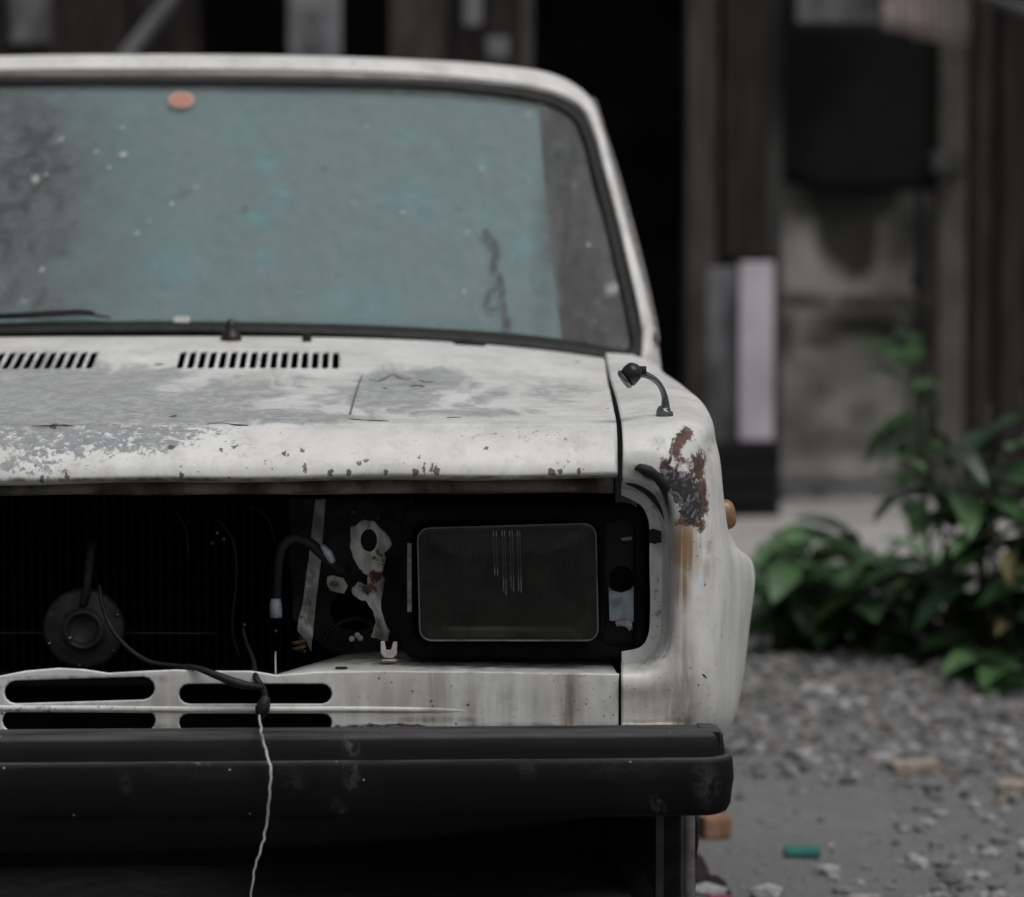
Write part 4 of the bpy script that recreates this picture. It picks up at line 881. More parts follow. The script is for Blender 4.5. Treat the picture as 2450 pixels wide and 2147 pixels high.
# glass
def interp_rows(bottom, top, side, rows=40, cols=81):
    out = np.zeros((rows, cols, 3))
    return out
GB = cr(np.array(rings_out(gl_in, 0.0))[:6], 8); GS = cr(np.array(rings_out(gl_in, 0.0))[5:12], 8); GT = cr(np.array(rings_out(gl_in, 0.0))[11:], 8)[::-1]
rows, cols = 110, 241
gg = np.zeros((rows, cols, 3))
for i in range(rows):
    t = i / (rows - 1)
    zc = GB[0, 2] * (1 - t) + GT[0, 2] * t
    ti = t * (len(GS) - 1); k = min(int(ti), len(GS) - 2); pe = GS[k] * (1 - (ti - k)) + GS[k + 1] * (ti - k)
    for j in range(cols):
        s = -1 + 2 * j / (cols - 1); X = abs(s) * (pe[0] + 0.004)
        zb_ = np.interp(X, GB[:, 0], GB[:, 2]) - 0.004; zt_ = np.interp(X, GT[:, 0], GT[:, 2]) + 0.004
        Z = zb_ + (zt_ - zb_) * t
        gg[i, j] = (math.copysign(X, s), fglass(X, Z), Z)
glass = sheet('windscreen', gg, M_glass, car)
setp(glass, 'dusty grey-green windscreen with an oval sticker')
attr(glass, 'clean', []); attr(glass, 'grime', [(20, 430, 280, 360, 0, 1.2), (-200, 430, 420, 400, 0, 1.2), (60, 690, 250, 120, 0, 0.95), (200, 380, 60, 200, 0, 0.6), (150, 620, 220, 160, 0, 0.75), (300, 420, 120, 200, 0, 0.3), (1322, 520, 40, 340, 5, 0.85), (600, 790, 900, 30, 0, 0.4), (500, 215, 900, 20, 0, 0.35)])
attr(glass, 'spot', [(295, 370, 12, 7, -20, 1), (85, 428, 9, 11, 0, 1), (145, 333, 6, 6, 0, 1), (100, 645, 5, 7, 0, 1), (58, 720, 6, 8, 0, 1), (330, 558, 5, 5, 0, 1), (1152, 403, 6, 6, 0, 0.8), (1118, 556, 6, 5, 0, .8), (1110, 697, 6, 7, 0, .8), (1372, 443, 5, 5, 0, .8)])
attr(glass, 'smear', [(440, 458, 18, 5, 0, 1), (587, 497, 8, 8, 0, 1), (150, 605, 14, 10, 0, .9), (158, 404, 12, 8, 0, .7), (580, 565, 6, 6, 0, .7), (1370, 525, 16, 20, -20, 1.0), (1338, 372, 14, 14, 0, .9), (1163, 558, 10, 12, -40, 1.5), (1180, 580, 10, 24, -35, 1.6), (1188, 612, 9, 22, 12, 1.6), (1182, 640, 9, 20, -20, 1.6), (1196, 668, 9, 22, -20, 1.6), (1203, 700, 8, 22, 5, 1.6), (1178, 694, 16, 6, -15, 1.4), (1166, 716, 7, 22, 8, 1.5), (1178, 740, 16, 6, 0, 1.4), (1206, 735, 8, 22, -14, 1.6), (1214, 770, 8, 26, -10, 1.6), (779, 405, 7, 10, 0, .7), (720, 342, 6, 7, 0, .6), (808, 660, 6, 6, 0, .6), (1345, 440, 20, 60, 0, .35), (1380, 700, 50, 120, 0, .3)])
# oval sticker
M_stick = simple('faded_orange_sticker', (0.50, 0.235, 0.17), 0.6, 0, 0.15, 40, 0.05)
M_paper = simple('white_paper', (0.6, 0.61, 0.60), 0.8, 0, 0.15, 40, 0.05)
M_stick2 = simple('pale_pink_sticker_edge', (0.52, 0.35, 0.33), 0.6, 0, 0.15, 40, 0.05)
def oval(name, cx, cy, rx, ry, off, mat, parent):
    v = [on_surf(cx, cy, lambda X, Z: fglass(X, Z) + off, 1.4)]
    v += [on_surf(cx + rx * math.cos(a), cy + ry * math.sin(a), lambda X, Z: fglass(X, Z) + off, 1.4) for a in np.linspace(0, 2 * math.pi, 28)[:-1]]
    return mesh(name, v, [(0, 1 + (k + 1) % 27, 1 + k) for k in range(27)], mat, parent)
oval('sticker', 434, 239, 31, 20, -0.0015, M_stick2, glass); oval('sticker_print', 434, 239, 26, 16, -0.0030, M_stick, glass)
plate('paper_scrap', px_ring([(417, 758), (452, 757), (456, 768), (450, 772), (416, 771)], 1.165), [], 1.162, 0.002, M_paper, car, 0.0003)
# bright trim between seal and roof
T_in = [np.array(p) for p in rings_out(sl_out[5:], -0.005)]; T_mid = [(np.array(a) + np.array(b)) / 2 for a, b in zip(rings_out(sl_out[5:], -0.013), rings_out(tr_out, -0.013))]
T_out = [np.array(p) for p in rings_out(tr_out, -0.004)]
for L_ in (T_in, T_mid, T_out): L_[-1][0] = 0.0
strip('windscreen_trim', [T_in, T_mid, T_out], M_trim, car)
# pillar + header panel (white)
def fside(px, py, Y): return W(px, py, Y)
e1 = [(1552, 870), (1550, 770), (1520, 640), (1491, 520), (1459, 400), (1437, 315), (1404, 238), (1325, 190), (1205, 168), (1000, 152), (700, 142), (392, 139)]
e2 = [(1570, 880), (1562, 770), (1530, 640), (1499, 520), (1466, 400), (1442, 310), (1409, 232), (1329, 180), (1207, 158), (1000, 143), (700, 133), (392, 130)]
P0 = [np.array(p) for p in rings_out(tr_out, 0.002)]
P1 = [np.array(p) for p in rings_out(e1, -0.004)]; P2 = [np.array(p) for p in rings_out(e2, 0.055)]
P3 = [np.array(p) + (0, 0.16, 0.0) for p in P2]
for i in range(len(P3)):
    k = i / (len(P3) - 1); P3[i][2] += 0.004 * k; P3[i][0] *= (1.0 if i < 6 else 0.985)
for L_ in (P0, P1, P2, P3): L_[-1][0] = 0.0
pil = strip('windscreen_pillars', [P0, P1, P2, P3], M_paint, car)
for a in ('peel', 'flake', 'run', 'bare'): attr(pil, a, [])
attr(pil, 'dirt_shade', [(1540, 780, 10, 80, 12, 0.4), (1455, 350, 8, 60, 12, 0.4)]); attr(pil, 'rust', [(1568, 800, 8, 30, 0, 0.9), (1431, 322, 5, 6, 0, 0.8)])
# rain gutter down the pillar
gut = [(1403, 243), (1416, 242), (1424, 258), (1443, 320), (1470, 400), (1505, 520), (1536, 640), (1566, 770), (1576, 820)]
gut_o = tube('rain_gutter', [on_surf(x, y, lambda X, Z: fglass(X, Z) + 0.06, 1.5) for x, y in gut], [0.004, 0.0065, 0.0065, 0.006, 0.0055, 0.005, 0.005, 0.0045, 0.002], M_trim, car, 8, 5)
mirror_x(gut_o)
# pillar foot / scuttle corner
for s in (1,):
    ft = cr(np.array([[W(1533, 868, 1.27), W(1545, 872, 1.27), W(1560, 880, 1.28), W(1584, 905, 1.33)], [W(1536, 835, 1.28), W(1552, 835, 1.28), W(1570, 842, 1.31), W(1580, 860, 1.36)], [W(1538, 780, 1.33), W(1550, 775, 1.33), W(1564, 780, 1.36), W(1568, 790, 1.42)]]), 5)
    fo = sheet('pillar_foot', np.swapaxes(cr(np.swapaxes(ft, 0, 1), 5), 0, 1), M_paint, car, 0.003, flip=False)
    for a in ('peel', 'flake', 'run', 'bare', 'dirt_shade'): attr(fo, a, [])
    attr(fo, 'rust', [(1568, 810, 8, 24, 0, 0.9)])
    mirror_x(fo)
# --- roof, rear and flanks (mostly hidden from here)
r0 = np.array(P3[6:])[::-1]                    # centre -> corner
r0 = cr(r0, 6)
hw = r0[-1, 0]; yf = r0[0, 1]
RG = []
for i, y in enumerate(np.linspace(0, 1, 22)):
    row = r0.copy(); row[:, 1] = row[:, 1] * (1 - y) + 3.25 * y
    row[:, 2] += 0.020 * math.sin(math.pi * min(1, y * 1.1)) * 0 - 0.05 * y ** 3
    full_row = np.vstack([row[::-1], (row * (-1, 1, 1))[1:]])
    RG.append(full_row)
roof = sheet('roof', np.array(RG), M_paint, car, 0.006, flip=True)
for a in ('peel', 'flake', 'run', 'bare', 'rust', 'dirt_shade'): attr(roof, a, [])
# flank below the windows
sec = np.array(net[-1][[1, 2, 3, 4, 6, 7, 8]])                    # girth of the wing at its rear edge
FL = []
for t in np.linspace(0, 1, 24):
    row = sec.copy(); row[:, 1] = 1.24 + t * 2.95
    wid = 1 + 0.012 * math.sin(math.pi * t) - 0.03 * t ** 3; row[:, 0] *= wid
    # wheel arch cut-out is left as a raised lower edge
    yy = 1.24 + t * 2.95
    lift = max(0.0, 0.34 ** 2 - (yy - 3.10) ** 2) ** 0.5
    row[-1, 2] = max(row[-1, 2], 0.29 + lift) if lift > 0 else row[-1, 2] - 0.15
    row[-2, 2] = max(row[-2, 2], row[-1, 2] + 0.02)
    FL.append(row)
fl = sheet('flank', np.array(FL), M_paint, car, 0.004, flip=True)
for a in ('peel', 'flake', 'run', 'bare', 'rust', 'dirt_shade'): attr(fl, a, [])
fl2 = mirror_x(fl)
# side windows and rear pillars
top_edge = np.array([P3[6][0] * 0.995, P3[6][2] - 0.01]); low = sec[2]
for s in (1, -1):
    for ya, yb in ((1.75, 2.45), (2.50, 3.05)):
        q = [(s * (low[0] - 0.01), ya - (0.25 if ya < 2 else 0), low[2] + 0.0), (s * (low[0] - 0.01), yb + (0.12 if yb > 3 else 0), low[2]), (s * top_edge[0], yb, top_edge[1]), (s * top_edge[0], ya + (0.14 if ya < 2 else 0), top_edge[1])]
        mesh('side_window', q, [(0, 1, 2, 3)] if s > 0 else [(3, 2, 1, 0)], M_sideglass, car, False)
    for y0, y1, sh in ((2.44, 2.51, 0), (3.04, 3.26, 0.22)):
        v = [(s * (low[0] - 0.005), y0 + (0.12 if sh else 0), low[2] - 0.02), (s * (low[0] - 0.005), y1 + sh, low[2] - 0.02), (s * (top_edge[0] + 0.004), y1, top_edge[1] + 0.01), (s * (top_edge[0] + 0.004), y0, top_edge[1] + 0.01)]
        v += [(x - s * 0.03, y, z) for x, y, z in v]
        o_ = mesh('rear_pillar', v, [(0, 1, 2, 3), (7, 6, 5, 4), (0, 4, 5, 1), (1, 5, 6, 2), (2, 6, 7, 3), (3, 7, 4, 0)], M_paint, car, False)
        for a in ('peel', 'flake', 'run', 'bare', 'rust', 'dirt_shade'): attr(o_, a, [])
# rear window, boot lid, tail
zr = RG[-1][:, 2].max()
mesh('rear_window', [(-0.62, 3.55, 0.90), (0.62, 3.55, 0.90), (0.58, 3.26, zr - 0.03), (-0.58, 3.26, zr - 0.03)], [(0, 1, 2, 3)], M_sideglass, car, False)
bd = sheet('boot_lid', np.array([[(x, y, 0.885 + 0.02 * math.cos(x * 2) - 0.03 * ((y - 3.5) / 0.7) ** 2) for x in np.linspace(-0.78, 0.78, 20)] for y in np.linspace(3.45, 4.2, 10)]), M_paint, car, 0.01)
tl = bevel_box('tail_panel', (-0.78, 4.17, 0.35), (0.78, 4.20, 0.86), M_paint, car, 0.01)
for o_ in (bd, tl):
    for a in ('peel', 'flake', 'run', 'bare', 'rust', 'dirt_shade'): attr(o_, a, [])
# cabin: dashboard, floor, bench backs
bevel_box('dashboard', (-0.70, 1.32, 0.70), (0.70, 1.62, 0.90), M_black, car, 0.03, 3)
for x in (-0.34, 0.34):
    se = bevel_box('seat_back', (x - 0.24, 2.25, 0.45), (x + 0.24, 2.38, 1.02), M_rubber, car, 0.05, 3)
    bevel_box('headrest', (x - 0.12, 2.28, 1.04), (x + 0.12, 2.37, 1.18), M_rubber, se, 0.03, 3)
bevel_box('rear_bench', (-0.62, 3.0, 0.45), (0.62, 3.15, 0.95), M_rubber, car, 0.05, 3)

# --- wiper, spindle stubs
wp = empty('wiper'); wp.parent = car
wy = lambda off: (lambda X, Z: fglass(X, Z) + off)
tube('wiper_arm', [on_surf(x, y, wy(-0.035), 1.2) for x, y in ((-220, 790), (-60, 762), (60, 752), (180, 745), (225, 748))], [0.005, 0.004, 0.0035, 0.003, 0.0025], M_rubber, wp, 8, 4)
tube('wiper_blade', [on_surf(x, y, wy(-0.018), 1.2) for x, y in ((-220, 768), (-60, 760), (80, 756), (200, 750), (240, 755), (264, 760))], [0.004, 0.004, 0.004, 0.004, 0.004, 0.002], M_greyrubber, wp, 8, 4)
sp = lathe('wiper_spindle', [(0, 0.032), (0.006, 0.030), (0.009, 0.022), (0.009, 0.014), (0.015, 0.008), (0.017, 0.0), (0.017, -0.01)], M_redbrown, car, 14, Matrix.Translation(W(553, 812, 1.11)))
cpv = lathe('washer_cap', [(0, 0.012), (0.007, 0.012), (0.0075, 0.010), (0.0075, -0.012)], M_rubber, car, 12, Matrix.Translation(W(734, 816, 1.10)))
torn = plate('torn_seal_flap', px_ring([(1080, 818), (1110, 820), (1165, 822), (1158, 829), (1125, 831), (1096, 827)], 1.13), [], 1.125, 0.006, M_rubber, car, 0.001)

# --- teal sheet lying behind the glass
tq = [(262, 196), (1288, 225), (1300, 330), (1318, 520), (1335, 700), (1352, 850), (330, 800)]
tl_, bl_ = on_surf(262, 180, wy(0.035), 1.4), on_surf(330, 800, wy(0.035), 1.4)
sg2 = np.zeros((60, 130, 3))
for i in range(60):
    t = i / 59; yl = 800 - t * 615; yr = 850 - t * 640
    xl = -160 + 40 * t; xr = 1350 - 64 * t - 6 * math.sin(3.2 * t)
    for j in range(130):
        s = j / 129; sg2[i, j] = on_surf(xl + (xr - xl) * s, yl + (yr - yl) * s, wy(0.016 + 0.003 * math.sin(7 * s + 3 * t)), 1.4)
ts = sheet('window_sheet', sg2, M_teal, None, 0.002)
attr(ts, 'cyan', [(640, 390, 34, 30, 0, 1), (672, 470, 32, 26, 0, 1), (612, 520, 28, 18, 0, 1), (632, 622, 34, 32, 0, 1), (1162, 540, 26, 34, 0, 1.1), (1250, 590, 28, 24, 0, 1), (960, 322, 34, 26, 0, 0.8), (1272, 410, 26, 30, 0, 0.9), (1150, 380, 14, 20, 0, 0.9), (420, 640, 80, 60, 0, 0.5), (850, 730, 120, 50, 0, 0.5), (320, 260, 60, 60, 0, .5), (560, 300, 80, 50, 0, .45), (1000, 480, 100, 60, 0, .4)])
setp(ts, 'faded teal sheet standing behind the dusty windscreen of the car', 'sheet')

# ------------------------------------------------------------------ background buildings
YB = 7.4
M_wood = simple('dark_weathered_wood', (0.042, 0.036, 0.033), 0.85, 0, 0.6, 10, 0.4, 0.2, (4, 4, 0.4))
M_wood2 = simple('grey_brown_wood', (0.085, 0.078, 0.075), 0.85, 0, 0.6, 9, 0.4, 0.2, (4, 4, 0.4), (0.04, 0.035, 0.03))
M_conc = simple('stained_concrete', (0.26, 0.26, 0.27), 0.9, 0, 0.6, 5, 0.3, 0.2, None, (0.05, 0.05, 0.052))
M_white = simple('pinkish_white_board', (0.62, 0.57, 0.615), 0.8, 0, 0.3, 8, 0.2, 0.3, (1, 1, 0.5))
M_greyb = simple('grey_board', (0.20, 0.195, 0.205), 0.8, 0, 0.4, 8, 0.2, 0.3, (1, 1, 0.4), (0.07, 0.065, 0.065))
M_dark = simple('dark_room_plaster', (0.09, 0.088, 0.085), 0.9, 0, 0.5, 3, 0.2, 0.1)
M_tin = simple('rusty_pink_tin', (0.62, 0.52, 0.50), 0.6, 0.1, 0.55, 7, 0.2, 0.4, (1, 1, 0.5))
M_nearblack = simple('near_black', (0.007, 0.007, 0.0075), 0.7, 0, 0.4, 12, 0.3, 0.25)
def bx(name, px0, px1, py0, py1, Y, depth, mat, parent, b=0.006, tilt=0.0):
    a = W(px0, py1, Y); c = W(px1, py0, Y)
    o = bevel_box(name, (a[0], Y, a[2]), (c[0], Y + depth, c[2]), mat, parent, b, 1)
    return o
shack = empty('shack', (0, YB, 0)); setp(shack, 'dark wooden shack with black doorway behind the car', 'shack')
shack_inv = Matrix.Translation((0, -YB, 0))
def sh(o):                                          # keep the part where it is built under the moved Empty
    o.matrix_parent_inverse = shack_inv; return o
BOT = 1320                                          # below the ground line at this depth
def board_row(p0, p1, step, mats, y0=-700, y1=BOT, Y=YB, gap=4):
    x = p0
    while x < p1 - 4:
        x2 = min(p1, x + step * random.uniform(0.8, 1.2))
        sh(bx('board', x, x2 - gap, y0, y1, Y + random.uniform(-0.02, 0.02), 0.03, random.choice(mats), shack, 0.004)); x = x2
board_row(-900, 0, 110, [M_wood, M_wood, M_wood2])
board_row(120, 480, 75, [M_wood])
sh(bx('board', 20, 112, -700, 105, YB - 0.02, 0.04, M_greyb, shack)); sh(bx('board', 10, 118, 112, BOT, YB, 0.03, M_wood, shack))
pA, pB = W(290, 150, YB - 0.12), W(425, -20, YB - 0.12)
dv = pB - pA; sh(tube('strut', [pA - dv * 2, pA, pB, pB + dv * 3], 0.028, M_greyb, shack, 8, 1))
sh(bx('post', 695, 812, -700, BOT, YB - 0.1, 0.16, M_conc, shack))
sh(bx('post', 935, 995, -700, BOT, YB - 0.02, 0.1, M_wood2, shack))
board_row(1000, 1280, 70, [M_wood, M_wood2, M_wood])
sh(bx('bracket_board', 1108, 1152, -300, 62, YB - 0.09, 0.04, M_greyb, shack))
sh(bx('bracket_board', 1165, 1215, 90, 140, YB - 0.07, 0.03, M_greyb, shack))
sh(bx('post', 1640, 1722, -700, BOT, YB - 0.06, 0.14, M_wood2, shack))
sh(bx('board', 1726, 1842, -700, 622, YB, 0.04, M_wood, shack))
sh(bx('board', 1726, 1842, 640, BOT, YB + 0.12, 0.04, M_wood, shack))
# room behind the openings
def wallbox(name, lo, hi, mat, parent): return bevel_box(name, lo, hi, mat, parent, 0)
xL, xR = W(-900, 0, YB)[0], W(1850, 0, YB)[0]
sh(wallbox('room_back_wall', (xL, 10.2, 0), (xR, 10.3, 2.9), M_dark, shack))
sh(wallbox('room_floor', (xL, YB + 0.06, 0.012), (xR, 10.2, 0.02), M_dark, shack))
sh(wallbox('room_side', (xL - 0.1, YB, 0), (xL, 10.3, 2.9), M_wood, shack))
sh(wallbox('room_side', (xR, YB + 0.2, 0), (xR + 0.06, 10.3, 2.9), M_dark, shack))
sh(wallbox('lintel', (xL, YB - 0.03, 2.35), (xR, YB + 0.05, 2.9), M_wood, shack))
def corrugated(name, x0, x1, y0, z0, y1, z1, mat, parent, pitch=0.076, amp=0.012):
    n = int((x1 - x0) / pitch * 8); xsx = np.linspace(x0, x1, n)
    Gc = np.zeros((6, n, 3))
    for i in range(6):
        t = i / 5; Gc[i, :, 0] = xsx; Gc[i, :, 1] = y0 + (y1 - y0) * t; Gc[i, :, 2] = z0 + (z1 - z0) * t + amp * np.sin(xsx / pitch * 2 * math.pi)
    return sheet(name, Gc, mat, parent, 0.001)
for k in range(8):
    a = xL - 0.2 + k * 0.62
    sh(corrugated('roof_sheet', a, a + 0.66, 7.2, 2.6 + 0.004 * (k % 2), 10.4, 3.0 + 0.004 * (k % 2), M_tin, shack))

# house wall on the right with a dark opening
house = empty('house', (2.2, YB + 0.3, 0)); setp(house, 'stained concrete house wall with a dark opening', 'house')
hinv = Matrix.Translation((-2.2, -YB - 0.3, 0))
def hh(o): o.matrix_parent_inverse = hinv; return o
def stain_wall_material():
    t = NT('mould_stained_wall')
    a = t.noise(3, 6, 0.65); b = t.noise(12, 6, 0.6); st_ = t.noise(6, 5, 0.6, (1.5, 1, 0.5))
    c = t.mix(t.step(a, 0.35, 0.65), (0.43, 0.415, 0.385), (0.21, 0.203, 0.19))
    s_ = t.math('MULTIPLY', t.at('stain'), t.step(t.math('ADD', st_, t.math('MULTIPLY', t.at('stain'), 0.5)), 0.42, 0.72), clamp=True)
    c = t.mix(t.math('MULTIPLY', s_, 0.93), c, (0.022, 0.021, 0.019))
    t.bsdf(c, 0.92, 0, t.bump(b, 0.3, 0.02), 0.15)
    return t.m
M_swall = stain_wall_material()
YH = YB + 0.3
wl0, wl1 = W(1840, 1250, YH)[0], W(2245, 430, YH)[0]
zw = W(2000, 425, YH)[2]
wg = np.array([[(x, YH, z) for x in np.linspace(wl0, wl1, 60)] for z in np.linspace(-0.05, zw, 70)])
wall = hh(sheet('wall', wg, M_swall, house, 0.18))
attr(wall, 'stain', [(2040, 470, 130, 90, 0, 1.6), (2030, 550, 85, 110, -8, 1.6), (2050, 610, 60, 70, 0, 1.3), (2150, 560, 90, 140, 0, 0.8), (1990, 1060, 200, 60, 0, 0.7), (2040, 560, 90, 110, 0, 0.9), (1910, 720, 90, 24, 0, 0.9), (2080, 780, 150, 40, 0, 1.0), (2150, 810, 90, 60, 0, 1.0), (1880, 800, 30, 80, 0, 0.8), (1960, 815, 70, 25, 0, .7), (2060, 1000, 60, 50, 0, 0.6), (1900, 1030, 70, 60, 0, 0.55), (2000, 1180, 250, 50, 0, 0.8), (2200, 1100, 60, 140, 0, 0.9), (2130, 690, 60, 30, 0, 0.4), (1960, 930, 40, 60, 0, 0.35)])
hh(bx('lintel', 1835, 2330, -200, 70, YH + 0.02, 0.16, M_wood, house))
hh(bx('fascia_board', 1905, 2102, -90, 56, YH - 0.25, 0.03, M_greyb, house))
# near-black sheet added to fill the dark opening, edge dipping below the sill
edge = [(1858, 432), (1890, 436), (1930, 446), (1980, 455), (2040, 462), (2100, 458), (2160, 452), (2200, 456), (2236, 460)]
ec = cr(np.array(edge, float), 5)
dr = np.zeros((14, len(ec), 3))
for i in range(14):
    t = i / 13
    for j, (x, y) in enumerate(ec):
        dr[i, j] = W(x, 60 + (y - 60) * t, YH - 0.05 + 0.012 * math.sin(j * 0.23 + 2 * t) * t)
opening_sheet = sheet('opening_sheet', dr, M_nearblack, None, 0.004)
setp(opening_sheet, 'near-black sheet added to fill the dark opening of the stained concrete wall', 'dark sheet')
# pilaster and shelf pieces at its right
M_pil = simple('brown_grey_pilaster', (0.12, 0.11, 0.095), 0.9, 0, 0.5, 6, 0.3, 0.2, (1, 1, 0.6))
hh(bx('pilaster', 2236, 2316, 100, BOT, YH - 0.1, 0.2, M_pil, house))
hh(bx('pilaster_ledge', 2232, 2312, 362, 412, YH - 0.16, 0.12, M_dark, house))
hh(bx('wall_rail', 2010, 2318, 705, 742, YH - 0.06, 0.03, M_greyb if False else M_pil, house))
dp = tube('drain_pipe', [W(2203, 455, YH - 0.14), W(2203, 600, YH - 0.14), W(2200, 850, YH - 0.14), W(2198, 1000, YH - 0.14)], 0.016, M_nearblack, house, 8, 2); hh(dp)
hh(bx('pipe_clamp', 2184, 2216, 650, 690, YH - 0.15, 0.04, M_nearblack, house))
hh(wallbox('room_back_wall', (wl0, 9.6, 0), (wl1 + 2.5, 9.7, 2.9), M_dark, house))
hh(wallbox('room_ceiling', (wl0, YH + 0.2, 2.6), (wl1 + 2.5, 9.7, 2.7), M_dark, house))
hh(bx('right_wall', 2316, 3100, -700, BOT, YH + 0.02, 0.15, M_wood, house))
for k in range(7): hh(bx('right_board', 2384 + k * 95, 2384 + k * 95 + 88, -650, 1240, YH - 0.02 - 0.01 * (k % 2), 0.035, [M_wood, M_wood2, M_wood][k % 3], house, 0.004))
hh(bx('upper_wall', 1835, 2320, -800, -205, YH, 0.2, M_conc, house))
hh(corrugated('roof_sheet', wl0 - 0.1, wl0 + 3.4, 7.3, 2.62, 10.0, 2.9, M_tin, house))
# hanging tin piece under the eave
tg = np.zeros((6, 70, 3))
for i in range(6):
    for j in range(70):
        s = j / 69; x = 2110 + (2347 - 2110) * s; y = -120 + (i / 5) * (195 + 35 * s ** 0.6 - (10 if s < 0.3 else 0)); p = W(x, y, 7.05); p[1] += 0.012 * math.sin(j * 1.1); tg[i, j] = p
tin = sheet('tin_sheet', tg, M_tin, None, 0.002)
setp(tin, 'rusty pinkish corrugated tin sheet hanging at the top right', 'tin sheet')
# posts in front of the house
pst = bx('post', 2318, 2384, -700, 1290, 6.9, 0.1, M_wood, None, 0.008); pst.name = 'timber_post'
setp(pst, 'tall dark timber post in front of the house, behind the leafy shrub', 'post')
po2 = tube('pole', [W(2340, -10, 6.7), W(2460, 28, 6.5), W(2900, 170, 6.0)], 0.02, M_trim, None, 8, 1)
setp(po2, 'thin slanting pole at the top right corner', 'pole')
pk = bx('plank', 1768, 1852, 628, 1056, 7.05, 0.03, M_white, None, 0.004); setp(pk, 'pinkish white plank standing upright on the dark crate', 'plank')
pk2 = bx('plank', 1690, 1764, 640, 1075, 7.12, 0.03, M_greyb, None, 0.004); setp(pk2, 'grey plank standing left of the pinkish white plank', 'plank')
ct = empty('crate', (W(1790, 1150, 7.05)[0], 7.05, 0)); setp(ct, 'black wooden crate under the upright planks beside the wall', 'crate')
for k in range(4):
    o_ = bx('slat', 1680, 1868, 1062 + k * 52, 1062 + k * 52 + 46, 6.98, 0.02, M_nearblack, ct, 0.003); o_.matrix_parent_inverse = Matrix.Translation(-Vector(ct.location))
o_ = bx('crate_body', 1684, 1864, 1064, 1270, 7.0, 0.3, M_nearblack, ct, 0.004); o_.matrix_parent_inverse = Matrix.Translation(-Vector(ct.location))
# paving slab in front of the house wall
sa, sb_ = ground_pt(1735, 1332, 0.05), ground_pt(2560, 1240, 0.05)
M_slab = simple('pale_concrete_slab', (0.40, 0.385, 0.375), 0.9, 0, 0.3, 4, 0.3, 0.2)
slab = bevel_box('pavement', (sa[0] - 0.4, sa[1], -0.05), (sb_[0] + 1.5, YH - 0.12, 0.05), M_slab, None, 0.012, 2); setp(slab, kind='structure')
step_ = bx('wall_step', 1850, 2240, 1172, 1225, YH - 0.08, 0.07, M_conc, house); hh(step_)

# ------------------------------------------------------------------ plants
def leaf_mesh(name, L, Wd, bend, fold, mat):
    n = 8; v, f = [], []
    for i in range(n + 1):
        t = i / n; wv = Wd * 0.5 * (math.sin(math.pi * t ** 0.75) ** 0.8) * (1.0 - 0.15 * t) if 0 < i < n else 0.001
        y = L * t; z = -bend * L * t * t
        wob = 0.012 * math.sin(i * 2.3)
        for s in (-1, -0.5, 0, 0.5, 1):
            v.append((s * wv, y - 0.02 * abs(s) * L * 0.3, z + abs(s) * fold * wv + wob * abs(s) * L * 0.6))
    for i in range(n):
        for j in range(4): f.append((i * 5 + j, i * 5 + j + 1, (i + 1) * 5 + j + 1, (i + 1) * 5 + j))
    me = bpy.data.meshes.new(name); me.from_pydata(v, [], f); me.update(); me.shade_smooth(); me.materials.append(mat); return me
def leaf_material(name, c1, c2):
    t = NT(name); a = t.noise(7, 4); b = t.noise(40, 4)
    oi = t.n('ShaderNodeObjectInfo')
    c = t.mix(oi.outputs['Random'], c1, c2)
    c = t.mix(t.math('MULTIPLY', t.step(a, 0.4, 0.7), 0.4), c, tuple(x * 0.55 for x in c1))
    q = t.n('ShaderNodeBsdfPrincipled'); t.t.links.new(c, q.inputs['Base Color']); q.inputs['Roughness'].default_value = 0.32; q.inputs['Specular IOR Level'].default_value = 0.5
    t.t.links.new(t.bump(b, 0.15, 0.01), q.inputs['Normal'])
    tl = t.n('ShaderNodeBsdfTranslucent'); t.t.links.new(c, tl.inputs[0])
    mx = t.n('ShaderNodeMixShader'); mx.inputs[0].default_value = 0.25; t.t.links.new(q.outputs[0], mx.inputs[1]); t.t.links.new(tl.outputs[0], mx.inputs[2])
    t.t.links.new(mx.outputs[0], t.out.inputs['Surface']); return t.m
M_leaf = leaf_material('broad_green_leaf', (0.06, 0.13, 0.045), (0.15, 0.27, 0.13))
M_leafd = leaf_material('dark_green_leaf', (0.018, 0.036, 0.018), (0.04, 0.09, 0.035))
M_leafy = leaf_material('yellowing_leaf', (0.22, 0.19, 0.09), (0.32, 0.27, 0.15))
M_stem = simple('plant_stem', (0.05, 0.055, 0.03), 0.7, 0, 0.4, 30, 0.2)
LEAF_S = 0.8
LM = [leaf_mesh('leaf', 0.22, 0.125, 0.35, 0.35, M_leaf), leaf_mesh('leaf', 0.26, 0.155, 0.5, 0.25, M_leaf), leaf_mesh('leaf', 0.14, 0.06, 0.2, 0.5, M_leaf),
      leaf_mesh('leaf', 0.24, 0.14, 0.45, 0.3, M_leafd), leaf_mesh('leaf', 0.19, 0.095, 0.3, 0.4, M_leafd), leaf_mesh('leaf', 0.13, 0.06, 0.6, 0.5, M_leafy)]
